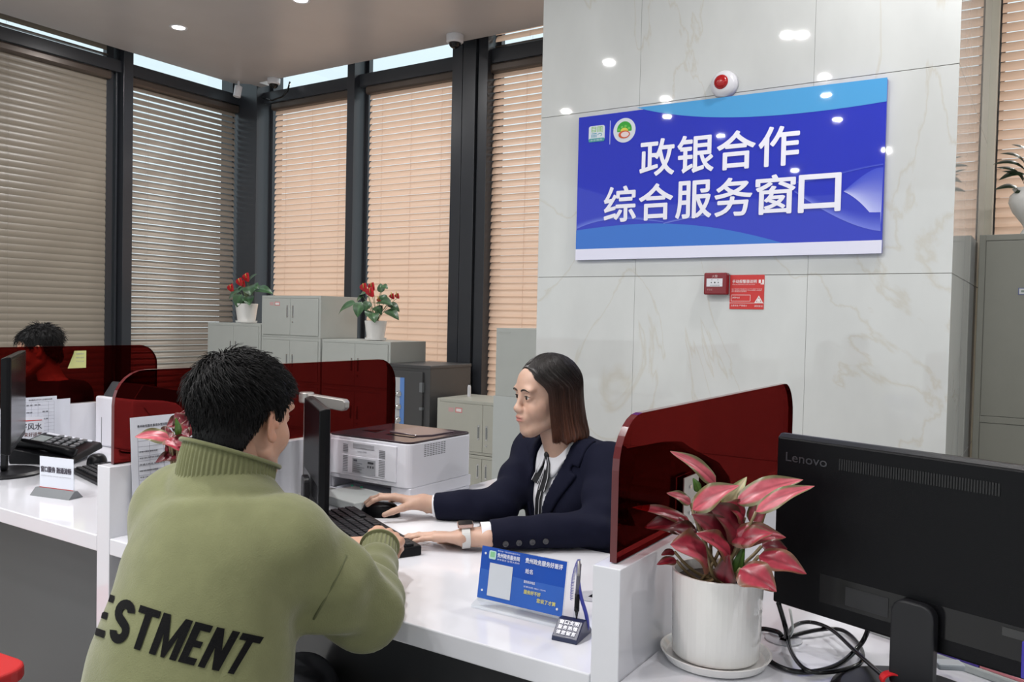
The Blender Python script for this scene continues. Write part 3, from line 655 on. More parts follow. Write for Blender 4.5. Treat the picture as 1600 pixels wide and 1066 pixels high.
def anthurium(px, py, y, label, scale=1.0, seed=1, ztop=None, flowers=(), leaves=()):
    """white ribbed pot with heart-shaped leaves and red flowers; leaves/flowers listed as sight points"""
    p = aty(px, py, y); z0 = ztop if ztop is not None else p[2]; P0 = np.array([p[0], y, z0]); t = thing('potted_anthurium', label, 'potted plant', tuple(P0))
    r = .088*scale; h = .155*scale
    prof = [(r*.72, .012), (r*.78, .02), (r*1.0, h-.004), (r*1.0, h), (r*.92, h), (r*.90, h-.02), (0, h-.02)]
    MB().lathe(prof, seg=40).build('pot', POTW, t, smooth=False, bevel=.002)
    MB().lathe([(r*.60, .0), (r*.92, .004), (r*.97, .022), (r*.90, .022), (r*.70, .012), (0, .012)], seg=36).build('saucer', POTW, t, smooth=False)
    MB().lathe([(0, h-.019), (r*.89, h-.017)], seg=24).build('soil', SOIL, t)
    mb = MB(); st_ = MB(); c0 = np.array([0, 0, h-.02])
    for (ax_, ay, bx, by, w, dy) in leaves:
        a = aty(ax_, ay, y+dy)-P0; b = aty(bx, by, y+dy*1.6)-P0
        g = random.uniform(.75, 1.35); col = (.035*g, .085*g, .035*g)
        leaf(mb, a, b, w, np.array([.30, -.60, .75]), bend=.12, fold=.18, cin=col, cout=tuple(np.array(col)*1.25), vein=tuple(np.array(col)*1.8))
        st_.tube(bez(c0+np.array([random.uniform(-.02, .02), random.uniform(-.02, .02), 0]), (c0+a)/2+np.array([0, 0, .03]), a), .0022, 5, col=(.10, .16, .05))
    mb.build('foliage', LEAF, t, smooth=True); st_.build('stem', LEAF, t, smooth=True)
    for (fx, fy, w, dy) in flowers:
        a = aty(fx, fy, y+dy)-P0; mb = MB()
        leaf(mb, a+np.array([-.2*w, 0, -.35*w]), a+np.array([.25*w, -.01, .55*w]), w, np.array([.35, -.8, .35]), bend=.10, fold=.15, cin=(.50, .012, .022), cout=(.42, .01, .02), rim=2)
        f = mb.build('flower', LEAF, t, smooth=True)
        mb = MB(); mb.tube([a+np.array([0, -.012, 0]), a+np.array([.006, -.03, .035])], [.005, .003], 6, col=(.6, .45, .12)); mb.tube(bez(c0, (c0+a)/2+np.array([.01, 0, .05]), a+np.array([0, .004, -.01])), .002, 5, col=(.12, .16, .06)); mb.build('spadix', LEAF, f, smooth=True)
    return t
def c5(x, y): return 320+x/3.478, 420+y/3.478
def L5(x0, y0, x1, y1, w, dy): a = c5(x0, y0); b = c5(x1, y1); return (a[0], a[1], b[0], b[1], w, dy)
anthurium(*c5(928, 392), 4.90, 'potted plant with red flowers on the right-hand grey cabinets', 1.0, 3, zD,
    flowers=[(*c5(870, 105), .075, -.02), (*c5(912, 100), .07, -.03), (*c5(905, 130), .085, -.04), (*c5(1022, 152), .05, .02), (*c5(1050, 150), .045, .02), (*c5(950, 172), .04, -.04)],
    leaves=[L5(820, 185, 725, 255, .09, .0), L5(850, 180, 830, 265, .10, -.05), L5(960, 130, 955, 80, .06, .03), L5(960, 95, 995, 110, .06, .0), L5(940, 180, 1020, 200, .10, -.04), L5(1000, 190, 1058, 235, .07, .0),
            L5(990, 225, 1055, 280, .09, -.05), L5(915, 240, 925, 295, .09, -.07), L5(900, 180, 870, 230, .09, -.05), L5(880, 130, 840, 150, .08, .04), L5(930, 205, 960, 250, .08, -.03), L5(860, 150, 822, 195, .08, .03), L5(985, 170, 945, 150, .07, -.02), L5(900, 230, 880, 262, .07, -.06)])
anthurium(*c5(226, 300), 4.92, 'potted plant with dark red flowers on the left-end grey cabinet', 1.12, 5, zA,
    flowers=[(*c5(232, 50), .085, -.02), (*c5(195, 75), .08, -.04), (*c5(212, 85), .07, 0), (*c5(148, 108), .08, -.02)],
    leaves=[L5(190, 120, 128, 180, .11, -.02), L5(200, 140, 175, 210, .12, -.06), L5(240, 80, 285, 28, .06, .0), L5(235, 95, 250, 145, .12, -.07), L5(280, 110, 372, 138, .09, .04), L5(260, 110, 330, 130, .09, .08), L5(235, 150, 245, 200, .10, -.06),
            L5(205, 110, 165, 150, .11, 0), L5(215, 150, 205, 205, .10, -.03), L5(255, 95, 290, 110, .10, 0), L5(210, 90, 180, 120, .09, .03)])
# vase on the olive cabinet
p = aty(1611, 362, 4.98); t = thing('white_vase', 'white urn-shaped vase of thick dark leaves on the tall olive cabinet', 'vase', (float(p[0]), 4.98, oz1))
MB().lathe([(.055, 0), (.06, .008), (.05, .02), (.032, .05), (.045, .075), (.085, .13), (.105, .18), (.10, .215), (.08, .235), (.09, .25), (.082, .25), (.07, .235), (0, .22)], seg=40).build('urn', POTW, t, smooth=True)
mb = MB(); PV = np.array([p[0], 4.98, oz1])
for (a, b, c, d_) in ((1600, 300, 1553, 297), (1600, 285, 1555, 262), (1605, 262, 1562, 240), (1610, 250, 1580, 226), (1605, 290, 1565, 268), (1620, 240, 1640, 215), (1610, 305, 1585, 302), (1608, 275, 1560, 282), (1620, 260, 1660, 235), (1620, 285, 1665, 270), (1615, 255, 1600, 226), (1605, 268, 1551, 257)):
    A = aty(a, b, 4.98)-PV; B = aty(c, d_, 4.90)-PV; leaf(mb, A, B, .062, np.array([.2, -.5, .8]), bend=.22, fold=-.2, cin=(.018, .032, .016), cout=(.03, .05, .025), rim=.9)
    mb.tube(bez((0, 0, .22), A*.6+np.array([0, 0, .10]), A), .005, 5, col=(.03, .05, .02))
mb.build('foliage', LEAF, t, smooth=True)

def aglaonema(P0, label, r, h, leaves, dist, crop, saucer=True, dpt=.0):
    t = thing('potted_aglaonema', label, 'potted plant', tuple(P0)); P0 = np.array(P0)
    MB().lathe([(r*.93, .012), (r*.955, .016), (r, h-.003), (r*.995, h), (r*.93, h), (r*.92, h-.02), (0, h-.02)], seg=56).build('pot', POTW, t, smooth=False, bevel=.0015)
    if saucer: MB().lathe([(r*.8, 0), (r*1.10, .003), (r*1.22, .018), (r*1.17, .018), (r*1.07, .008), (0, .008)], seg=56).build('saucer', POTW, t, bevel=.001)
    MB().lathe([(0, h-.019), (r*.92, h-.018)], seg=24).build('soil', SOIL, t)
    mb = MB(); st_ = MB()
    for (x0, y0, x1, y1, w, tone, dd) in leaves:
        a = atd(*crop(x0, y0), dist+dd)-P0; b = atd(*crop(x1, y1), dist+dd*1.4-.01)-P0
        cin, cout = {'p': ((.50, .095, .125), (.16, .15, .07)), 'm': ((.33, .028, .050), (.16, .07, .04)), 'd': ((.15, .010, .020), (.08, .03, .02)), 'g': ((.42, .36, .20), (.25, .30, .12)), 'v': ((.10, .22, .04), (.06, .15, .03))}[tone]
        n = -(ray(*crop(x0, y0)))*.9+np.array([0, 0, .75])
        leaf(mb, a, b, w, n, bend=.10, fold=.22, cin=cin, cout=cout, rim=.80, seg=14, cross=10, wave=.24, vein=tuple(np.array(cin)*.62))
        c0 = np.array([random.uniform(-.025, .025), random.uniform(-.025, .025), h-.02])
        st_.tube(bez(c0, c0*.3+a*.5+np.array([0, 0, .0]), a), .0028, 6, col=(.22, .16, .08))
    mb.build('foliage', LEAF, t, smooth=True); st_.build('stem', LEAF, t, smooth=True); return t
cr1 = lambda x, y: (940+x/2.239, 590+y/2.239)
AG = [(400, 372, 240, 258, .030, 'p', .03), (318, 462, 482, 378, .042, 'p', -.01), (430, 480, 508, 348, .030, 'g', .02), (470, 440, 705, 358, .040, 'p', .0), (540, 470, 745, 380, .030, 'p', -.03),
      (312, 440, 228, 404, .022, 'p', .03), (310, 508, 108, 455, .024, 'm', .05), (300, 520, 150, 525, .040, 'd', .04), (460, 610, 315, 478, .058, 'd', -.02), (370, 635, 240, 585, .075, 'm', -.05),
      (450, 625, 330, 545, .045, 'm', -.04), (440, 565, 645, 560, .045, 'm', -.02), (480, 575, 600, 545, .035, 'm', -.03), (550, 625, 717, 688, .042, 'm', -.05), (485, 670, 612, 750, .055, 'm', -.07),
      (490, 560, 370, 440, .060, 'd', -.01), (262, 640, 193, 655, .018, 'm', .02), (255, 610, 208, 622, .014, 'd', .02), (500, 490, 430, 440, .040, 'm', .0), (430, 720, 445, 620, .036, 'd', -.04),
      (520, 510, 590, 440, .036, 'p', .0), (330, 570, 240, 520, .045, 'd', .03), (560, 590, 650, 600, .03, 'd', .03), (340, 400, 320, 352, .014, 'v', .03), (470, 700, 500, 590, .020, 'v', .0), (380, 520, 330, 470, .05, 'd', .05)]
POTP = (-.450, 1.337, CT)
aglaonema(POTP, 'pink and red leafed plant in a white cylindrical pot in front of the right partition', .0745, .150, AG, 1.36, cr1)
cr2 = lambda x, y: (120+x/5.33, 640+y/5.33)
AG2 = [(770, 240, 482, 228, .042, 'p', -.02), (900, 170, 820, 28, .055, 'd', .01), (880, 110, 748, 135, .045, 'd', .0), (848, 222, 822, 65, .016, 'v', -.03), (780, 235, 850, 345, .050, 'm', -.03), (800, 190, 722, 250, .055, 'd', .02), (870, 370, 655, 440, .034, 'd', .0),
       (940, 100, 930, 230, .045, 'm', .0), (850, 190, 930, 230, .045, 'd', -.02), (880, 260, 960, 330, .05, 'd', -.02), (790, 340, 740, 300, .055, 'd', .01), (900, 60, 860, 30, .05, 'd', .02), (830, 290, 740, 340, .05, 'd', .01), (940, 150, 880, 120, .045, 'd', -.01), (930, 330, 840, 390, .05, 'd', .0)]
aglaonema((-1.825, 1.285, CT), 'red leafed plant half hidden behind the shoulder of the man in green', .060, .12, AG2, 2.03, cr2)
# ================================================================ THINGS ON THE COUNTERS
RZ = lambda a: Matrix.Rotation(a, 3, 'Z')
def angle(v): return math.atan2(v[1], v[0])
# ---- monitors: local x along the panel, y = out of the back, z up; origin on the desk under the panel centre
def monitor(name_label, loc, rz, w=.50, h=.30, z0=.08, label='', back=True, stand=True, tilt=0.0, depth=.045, writing=None):
    t = thing('computer_monitor', name_label, 'monitor', loc, rz)
    mb = MB(); Rt = Matrix.Rotation(tilt, 3, 'X')
    # shell: tapered back
    ins = .005; P = [(-w/2, 0, z0), (w/2, 0, z0), (w/2, 0, z0+h), (-w/2, 0, z0+h)]; e = .012
    F = [(-w/2, -e, z0), (w/2, -e, z0), (w/2, -e, z0+h), (-w/2, -e, z0+h)]
    B = [(-w/2+ins, depth*.35, z0+ins), (w/2-ins, depth*.35, z0+ins), (w/2-ins, depth*.35, z0+h-ins), (-w/2+ins, depth*.35, z0+h-ins)]
    mb.add(F+P+B, [(0, 1, 2, 3), (0, 4, 5, 1), (1, 5, 6, 2), (2, 6, 7, 3), (3, 7, 4, 0), (4, 8, 9, 5), (5, 9, 10, 6), (6, 10, 11, 7), (7, 11, 8, 4), (8, 11, 10, 9)])
    mb.build('casing', BLACK, t, bevel=.0025)
    MB().box((-w/2+.008, -e-.0012, z0+.02), (w/2-.008, -e+.0005, z0+h-.008)).build('screen', mat('screen_off', (.022, .022, .024), .22), t)
    mb = MB(); mb.box((-.16, depth*.35-.001, z0+.028), (.16, depth*.35+.0005, z0+.075)); mb.build('port_recess', BLACKG, t)
    mb = MB(); mb.prism(rrect(-.032, .032, .012, z0+.075, .02), (0, depth*.35+.004, 0), (1, 0, 0), (0, 0, 1), (0, 1, 0), .018); mb.build('neck', GREYP if False else mat('stand_black', (.009, .009, .011), .35, spec=.35), t, bevel=.003)
    br = .115 if w > .4 else .062; mb = MB(); mb.lathe([(br, 0), (br, .006), (br-.015, .012), (0, .013)], seg=48, c=(0, depth*.35+.01, 0)); b = mb.build('base', mat('stand_black'), t, smooth=False, bevel=.001)
    return t
# big black monitor on the right (its back faces us)
dv = np.array([.954, -.300]); A0 = atd(1216, 800, 1.445); W2 = .502
cen = A0[:2]+dv/np.linalg.norm(dv)*W2/2
rz = angle(dv)+math.pi          # local x points towards the image left so that local +y (back) faces the camera
zb = float(atd(1212, 941, 1.445)[2]); ztp = float(atd(1224, 676, 1.445)[2])
zoff = zb-CT
LM = monitor('large black monitor seen from behind beside the pink potted plant', (float(cen[0]), float(cen[1]), CT), rz, W2, ztp-zb, zoff)
hM = ztp-zb; yb = .045*.35
mb = MB(); put_text(mb, 'Lenovo', (W2/2-.022, yb+.0002, zoff+hM-.044), (-1, 0, 0), (0, 0, 1), w=.075, h=.015, bold=.008); mb.build('lettering', mat('gloss_logo', (.035, .035, .04), .22, spec=.6), LM)
mb = MB()
for k in range(60):
    x = W2/2-.118-k*.0040; mb.box((x-.0024, yb-.0005, zoff+hM-.045), (x, yb+.0010, zoff+hM-.027))
mb.build('vent', mat('vent_black', (.004, .004, .005), .5), LM)
mb = MB(); mb.box((-.02, yb+.0006, zoff+.052), (.0, yb+.0012, zoff+.068), col=(.30, .30, .32)); mb.box((-.02, yb+.0006, zoff+.038), (-.004, yb+.0012, zoff+.045), col=(.45, .40, .05)); mb.box((.045, yb+.0006, zoff+.035), (.115, yb+.0012, zoff+.065), col=(.010, .010, .012))
mb.box((-.155, yb+.0006, zoff+.058), (-.115, yb+.0012, zoff+.070), col=(.03, .03, .03)); mb.build('rating_label', VC, LM)
mb = MB(); mb.box((-.185, yb+.001, zoff+.012), (-.145, yb+.016, zoff+.062)); mb.tube([(-.165, yb+.008, zoff+.012), (-.16, yb+.012, zoff-.02), (-.12, yb+.03, zoff-.05)], .006, 8); mb.build('video_plug', mat('plug_blue', (.035, .025, .30), .4), LM, bevel=.001)
# clerk's monitor
dv = np.array([-.80, .60]); c = atd(508, 720, 2.15)[:2]+dv*.18
CMN = monitor('black monitor in front of the clerk, partly hidden by the head of the man', (float(c[0]), float(c[1]), CT), angle(dv), .36, .279, .035)
CMN.location = (float(c[0]), float(c[1]), CT)
# monitor of the left booth
pr_ = atd(34, 622, 3.02); dv = np.array([.855, -.52]); c = pr_[:2]+dv/np.linalg.norm(dv)*.25
monitor('black monitor cut by the left edge of the picture', (float(c[0]), float(c[1]), CT), angle(dv)+math.pi, .50, .305, .10)
p = atz(14, 742, CT)

def keyboard(label, A, B, depth, side=1, gid=None):
    """A = right far corner, B = left far corner on the desk; depth towards the customer"""
    A = np.array(A); B = np.array(B); d = B-A; L = np.linalg.norm(d[:2]); t = thing('keyboard', label, 'keyboard', (float(A[0]), float(A[1]), CT), angle(d))
    mb = MB(); mb.prism([(0, 0), (0, .024), (depth*side, .014), (depth*side, 0)], (0, 0, 0), (0, 1, 0), (0, 0, 1), (1, 0, 0), L); mb.build('body', BLACK, t, bevel=.004, seg=3)
    mb = MB(); n = 21; pw = (L-.02)/n
    for r in range(6):
        k = 0
        while k < n:
            wd = 1
            if r == 5 and k in (9,): wd = 6
            elif r in (1, 2, 3, 4) and k in (5, 19): wd = 2 if (k+r) % 2 else 1
            if r == 0 and k in (4, 9, 14): k += 1; continue
            y = side*(.016+r*(depth-.028)/6); y2 = side*(.016+(r+.84)*(depth-.028)/6); zt_ = .024-.010*(abs(y)/depth)
            x0 = .01+k*pw; x1 = .01+(min(k+wd, n))*pw-.0022
            ya, yb_ = min(y, y2), max(y, y2)
            mb.box((x0, ya, zt_-.002), (x1, yb_, zt_+.0045)); k += wd
    mb.build('keys', mat('key_black', (.010, .010, .012), .45, spec=.3), t, bevel=.0012)
    mb = MB()
    for r in range(1, 6):
        for k in range(1, n):
            y = side*(.016+(r+.3)*(depth-.028)/6); x0 = .01+k*pw+.004
            if r == 5 and 8 < k < 15: continue
            zt_ = .024-.010*(abs(y)/depth)+.0049; mb.box((x0, y-.0012, zt_-.0004), (x0+.0035, y+.0012, zt_))
    mb.build('key_legend', mat('legend', (.45, .45, .45), .5), t)
    return t
kA = atz(659, 868, CT); kB = atz(560, 802, CT+.01); kd = (kB-kA)[:2]; kd /= np.linalg.norm(kd); kB = kA+np.array([*kd, 0])*.45
keyboard('black keyboard under the hands of the man and the clerk', kA, kB, .150, side=1)
def mouse(label, p, rz):
    t = thing('computer_mouse', label, 'mouse', (float(p[0]), float(p[1]), CT), rz)
    V = []; n, m_ = 14, 20; G = []
    for i in range(n+1):
        ph = (i/n)*math.pi/2; row = []
        for k in range(m_):
            th = 2*math.pi*k/m_; x = .058*math.cos(th)*math.cos(ph)**.6; y = .033*math.sin(th)*math.cos(ph)**.6*(1-.12*math.cos(th)); z = .038*math.sin(ph)*(1-.18*math.cos(th)*math.cos(ph))
            row.append((x, y, z))
        G.append(row)
    mb = MB(); mb.grid(G, closed_u=True); mb.build('body', BLACK, t, smooth=True)
    MB().tube([(.040, -.004, .024), (.040, .004, .024)], .008, 12).build('wheel', GREYP, t)
    mb = MB(); mb.tube([(.012, .0, .0375), (.03, 0, .034), (.05, 0, .022)], .0009, 5); mb.build('button_seam', GREYP, t)
    return t
mp = atz(607, 810, CT); mp = np.array([-1.555, 1.742])
mouse('black mouse under the right hand of the clerk', mp, angle(np.array([-1.0, -.45])))
# sheet of white paper under the mouse
P_ = [atz(562, 802, CT), atz(648, 856, CT), atz(705, 838, CT), atz(770, 815, CT), atz(650, 782, CT)]
mb = MB(); mb.prism([(float(q[0]-P_[0][0]), float(q[1]-P_[0][1])) for q in P_], (0, 0, 0), (1, 0, 0), (0, 1, 0), (0, 0, 1), .0006); o = mb.build('mouse_mat', mat('mat_white', (.76, .76, .79), .5), loc=(float(P_[0][0]), float(P_[0][1]), CT+.0002)); tag(o, 'thin white sheet under the mouse and hands of the clerk', 'sheet')

# ---- printer
px0, px1, py0, py1, ph = -1.908, -1.572, 1.885, 2.20, .186
t = thing('laser_printer', 'white laser printer with a dark glossy top beside the clerk', 'printer', (px0, py0, CT)); W_ = px1-px0; D = py1-py0
mb = MB(); mb.prism(rrect(0, W_, 0, D, .022), (0, 0, .048), (1, 0, 0), (0, 1, 0), (0, 0, 1), ph-.048-.006); mb.box((0, .02, .0121), (.012, D-.001, .0479)); mb.box((W_-.075, .006, .0121), (W_, D-.002, .0479)); mb.box((.0121, .10, .0122), (W_-.0751, D-.003, .0478)); mb.box((0.001, .001, 0), (W_-.003, D-.004, .012))
mb.build('housing', PRW, t, bevel=.003)
mb = MB(); mb.prism(rrect(.001, W_-.001, .001, D-.001, .022), (0, 0, ph-.006), (1, 0, 0), (0, 1, 0), (0, 0, 1), .006); mb.build('top_cover', PRT, t, bevel=.002)
mb = MB(); mb.prism([(W_*.42, D*.42), (W_*.80, D*.36), (W_*.88, D*.50), (W_*.88, D*.86), (W_*.42, D*.86)], (0, 0, ph+.0001), (1, 0, 0), (0, 1, 0), (0, 0, 1), .004); mb.build('output_flap', mat('printer_flap', (.12, .09, .10), .2), t, bevel=.002)
mb = MB(); mb.box((W_*.50, D*.28, ph), (W_*.82, D*.34, ph+.002)); mb.prism([(W_*.14, D*.34), (W_*.36, D*.30), (W_*.30, D*.50)], (0, 0, ph), (1, 0, 0), (0, 1, 0), (0, 0, 1), .0012); mb.build('output_slot', BLACKG, t)
fp = MB().box((.016, -.004, .062), (W_*.86, .002, ph-.016)).build('rear_door', PRW, t, bevel=.002)
MB().box((W_*.34, -.0056, ph-.036), (W_*.60, -.003, ph-.021)).build('grip', mat('grip_shadow', (.42, .42, .46), .5), fp, bevel=.001)
MB().box((W_*.20, -.0052, .070), (W_*.73, -.0038, .125)).build('plate', PRW, fp, bevel=.001)
mb = MB(); mb.box((W_*.34, -.0064, .074), (W_*.62, -.0052, .119), col=(.36, .37, .40))
for k in range(5): mb.box((W_*.355, -.0068, .079+.006*k), (W_*(.43+.03*(k % 3)), -.0064, .0805+.006*k), col=(.15, .15, .17))
mb.box((W_*.355, -.0068, .109), (W_*.40, -.0064, .115), col=(.08, .08, .1)); mb.box((W_*.53, -.0068, .107), (W_*.60, -.0064, .113), col=(.06, .06, .07))
for k in range(3): mb.box((W_*(.525+.03*k), -.0068, .094), (W_*(.542+.03*k), -.0064, .101), col=(.08, .08, .09))
mb.build('rating_label', VC, fp)
mb = MB()
for (a, b, zs_list) in ((.22, .28, (.075, 10)), (.66, .73, (.075, 10)), (.22, .28, (.136, 5)), (.66, .73, (.130, 5))):
    for k in range(zs_list[1]): z = zs_list[0]+k*.0052; mb.box((W_*a, -.0060, z), (W_*b, -.0050, z+.0018))
for j in range(7):
    for k in range(8): mb.box((W_-.0004, D*.22+k*.0135, ph-.05+j*.0056-.0), (W_+.0006, D*.22+k*.0135+.009, ph-.0475+j*.0056))
mb.build('vent', mat('vent_grey', (.20, .20, .22), .6), t)
MB().box((.03, .015, .0125), (W_-.095, .09, .016)).build('paper_stack', PAPER, t)
mb = MB(); x = W_*.36
mb.box((x-.022, .004, .0165), (x+.022, .03, .019)); mb.box((x-.022, .004, .019), (x-.017, .012, .031)); mb.box((x+.017, .004, .019), (x+.022, .012, .031)); mb.box((x-.016, .010, .019), (x+.016, .013, .025)); mb.build('paper_guide', mat('guide_green', (.05, .42, .25), .4), t, bevel=.001)
mb = MB(); put_text(mb, 'Laser 1008', (W_*.40, -.0042, ph-.048), (1, 0, 0), (0, 0, 1), w=.036, h=.005); mb.build('lettering', INKG, fp)
# ---- flat grey scanner box in front of the printer
e0 = np.array([-1.60, 1.70]); d1 = np.array([.62, .78]); d1 /= np.linalg.norm(d1); d2 = np.array([-d1[1], d1[0]])
t = thing('flat_device', 'flat light grey boxy device with a port, in front of the white printer', 'device', (-1.640, 1.725, CT), math.radians(79))
mb = MB(); mb.box((0, 0, 0), (.148, .20, .026)); mb.build('housing', LGREY, t, bevel=.003); 
mb = MB(); mb.box((.040, -.001, .007), (.058, .0008, .018)); mb.build('port', BLACKG, t); mb = MB(); mb.box((.028, -.0006, .004), (.070, .0006, .022)); mb.build('port_plate', SILVER, t)
# ---- document camera behind the monitor
t = thing('document_camera', 'silver document camera arm standing behind the black monitor', 'document camera', (-1.886, 1.778, CT)); 
a = aty(479, 621, 1.778)-np.array([-1.886, 1.778, CT]); b = aty(540, 631, 1.80)-np.array([-1.886, 1.778, CT])
mb = MB(); mb.prism(rrect(-.021, .03, -.018, .10, .008), (0, 0, 0), (1, 0, 0), (0, 1, 0), (0, 0, 1), .015); mb.build('base', SILVER, t, bevel=.002)
mb = MB(); mb.tube([(0, 0, .01), (0, 0, a[2]-.02), (a[0], a[1], a[2])], .012, 12); mb.build('pole', SILVER, t, smooth=True)
mb = MB(); dd = (b-a)/np.linalg.norm(b-a); mb.lathe([(.021, -.016), (.023, -.012), (.023, .012), (.021, .016)], c=tuple(a), seg=24); mb.build('joint', SILVER, t, bevel=.002)
s_ = np.array([-dd[1], dd[0], 0]); s_ /= np.linalg.norm(s_); u_ = np.cross(s_, -dd)
u_ = u_ if u_[2] > 0 else -u_
mb = MB(); Lb = np.linalg.norm(b-a); mb.prism([(0, -.012), (Lb*.55, -.013), (Lb*.62, -.021), (Lb, -.021), (Lb+.008, -.012), (Lb+.008, .006), (Lb, .013), (0, .013)], a-s_*.016, dd, u_, s_, .026); mb.build('arm', SILVER, t, bevel=.003)

# ---- blue name plate
t = thing('name_plate', 'blue acrylic desk name plate with white writing at the front of the counter', 'name plate', (-.918, 1.318, CT), 0.02)
W_ = .188; tilt = Matrix.Rotation(math.radians(-8), 3, 'X')
mb = MB(); mb.prism([(-.022, 0), (.028, 0), (.028, .006), (.006, .013), (-.003, .013), (-.022, .006)], (-.003, 0, 0), (0, 1, 0), (0, 0, 1), (1, 0, 0), W_+.002); mb.build('base', CLEAR, t, bevel=.001)
Rt = Matrix.Rotation(math.radians(-9), 3, 'X'); Xn = (1, 0, 0); Yn = tuple(Rt @ Vector((0, 0, 1))); Nn = tuple(Rt @ Vector((0, -1, 0)))
On = np.array([0, -.004, .010]); Hn = .105; Yv = np.array(Yn); Nv = np.array(Nn)
mb = MB(); mb.prism([(0, 0), (W_, 0), (W_, Hn), (0, Hn)], On+Nv*(-.0022), Xn, Yn, Nn, .0044); mb.build('acrylic_cover', CLEAR, t)
mb = MB(); NB = (.022, .085, .42); NB2 = (.045, .13, .48)
mb.prism([(0, .006), (W_-.001, .006), (W_-.001, Hn), (0, Hn)], On+Nv*.0024, Xn, Yn, Nn, .0004, col=NB)
mb.prism([(0, .006), (W_-.001, .006), (W_-.001, .058), (W_*.5, .058), (0, .062)], On+Nv*.0029, Xn, Yn, Nn, .0002, col=NB2); mb.build('card', VCG, t)
mb = MB(); WW = (.72, .75, .85)
def nt_(txt, u, v, w, h, col=WW, bold=.01): put_text(mb, txt, On+np.array([u, 0, 0])+Yv*v+Nv*.0032, Xn, Yn, w=w, h=h, bold=bold, col=col)
mb.prism(rrect(.018, .034, .083, .099, .003), On+Nv*.0034, Xn, Yn, Nn, .0003, col=(.50, .72, .66)); mb.prism(rrect(.021, .031, .087, .097, .001), On+Nv*.0038, Xn, Yn, Nn, .0003, col=(.25, .55, .30))
nt_('贵州省一体化政务服务平台', .037, .0995, .050, .0030, bold=0); nt_('贵州政务服务网', .037, .0885, .050, .0085, bold=.02); nt_('伸手服务 智慧大贵州', .037, .083, .050, .0035, bold=0)
nt_('贵州政务服务好差评', .100, .089, .080, .0095, bold=.02); nt_('姓名', .102, .070, .016, .0085, bold=.02)
nt_('服务投诉电话', .101, .052, .024, .005); nt_('监督热线: 0851-12345', .101, .044, .048, .0032, bold=0)
nt_('服务好不好', .103, .0325, .036, .0075, col=(.62, .58, .18), bold=.02); nt_('您说了才算', .132, .0215, .040, .0075, col=(.62, .58, .18), bold=.02)
mb.build('lettering', VC, t)
mb = MB(); mb.prism([(.022, .014), (.074, .014), (.074, .076), (.022, .076)], On+Nv*.0034, Xn, Yn, Nn, .0003, col=(.60, .63, .68))   # the code's blank white field
for (u, v) in ((.010, .092), (.010, .022), (W_-.012, .018)): mb.lathe([(0.0, 0), (.0022, 0), (.0022, .0012), (0, .0012)], c=tuple(On+np.array([u, 0, 0])+Yv*v+Nv*.0032), seg=12, R=Matrix(((1, 0, 0), (0, 0, -1), (0, 1, 0))), col=(.75, .78, .85))
mb.build('blank_field', VC, t)

# ---- pen on a stand
P0 = np.array([-.693, 1.285]); t = thing('pen_stand', 'dark blue pen stand with a tethered upright pen beside the name plate', 'pen stand', (float(P0[0]), float(P0[1]), CT), math.radians(6))
NAVY = mat('navy_plastic', (.012, .016, .055), .3); ROY = mat('royal_blue_cord', (.03, .04, .30), .35)
mb = MB(); mb.prism([(-.035, 0), (.035, 0), (.035, .006), (.010, .030), (-.006, .030), (-.033, .008)], (-.024, 0, 0), (0, 1, 0), (0, 0, 1), (1, 0, 0), .048); mb.build('base', NAVY, t, bevel=.0015)
sdir = np.array([0, .027, .022]); sdir /= np.linalg.norm(sdir); nrm = np.cross([1, 0, 0], sdir)
mb = MB()
for r, row in enumerate(('窗口文明', '服务热情', '请您留言')):
    for k, ch in enumerate(row): put_text(mb, ch, np.array([-.018+.0095*k, -.0328, .0088])+sdir*(.004+.0100*(2-r))+nrm*.0002, (1, 0, 0), sdir, w=.0075, h=.0075, bold=.02)
mb.build('lettering', WTXT, t)
mb = MB(); mb.tube([(.006, .006, .026), (.006, .006, .05)], [.006, .005], 12); mb.build('socket', CLEAR, t, smooth=True)
pen = MB(); pen.tube([(.006, .006, .030), (.006, .006, .044)], [.0012, .0035], 12); pen.tube([(.006, .006, .044), (.0065, .006, .074)], .0046, 12); pen.build('pen', BLACK, t, smooth=True)
MB().tube([(.0065, .006, .074), (.009, .006, .128)], .0038, 12).build('pen_barrel', mat('smoke_barrel', (.10, .10, .13), .2), t, smooth=True)
MB().tube([(.0085, .003, .108), (.0095, .003, .134)], .0026, 10).build('pen_clip', SILVER, t, smooth=True)
mb = MB(); mb.tube(bez((.022, .02, .010), (.026, .012, .03), (.018, .010, .052), 6)[:-1]+bez((.018, .010, .052), (.004, .006, .09), (.008, .006, .130), 10), .0034, 8); mb.build('strap', ROY, t, smooth=True)
mb = MB(); hp = []
for k in range(150):
    s_ = k/149; b_ = np.array(bez((.008, .006, .136), (-.006, .008, .11), (-.004, .006, .062), 150)[k]); hp.append(b_+.0030*np.array([math.cos(k*1.3), math.sin(k*1.3)*.6, 0]))
mb.tube(hp, .0006, 4); mb.build('coil_cord', ROY, t, smooth=True)

# ---- cable grommets in the counters
def grommet(px, py, label):
    p = atz(px, py, CT); t = thing('cable_grommet', label, 'grommet', tuple(p))
    MB().lathe([(.0, .0004), (.032, .0004), (.032, .0022), (.030, .003), (0, .003)], seg=40).build('cap', mat('grommet_grey', (.42, .43, .46), .35), t)
    MB().prism([(-.004, -.012), (.010, -.012), (.012, .006), (-.004, .008)], (0, 0, .0031), (1, 0, 0), (0, 1, 0), (0, 0, 1), .0004).build('opening', BLACKG, t); return p
grommet(926, 933, 'small round grey cable cap in the counter behind the pen stand')
gp = grommet(1224, 1000, 'round grey cable cap with cables under the black monitor')

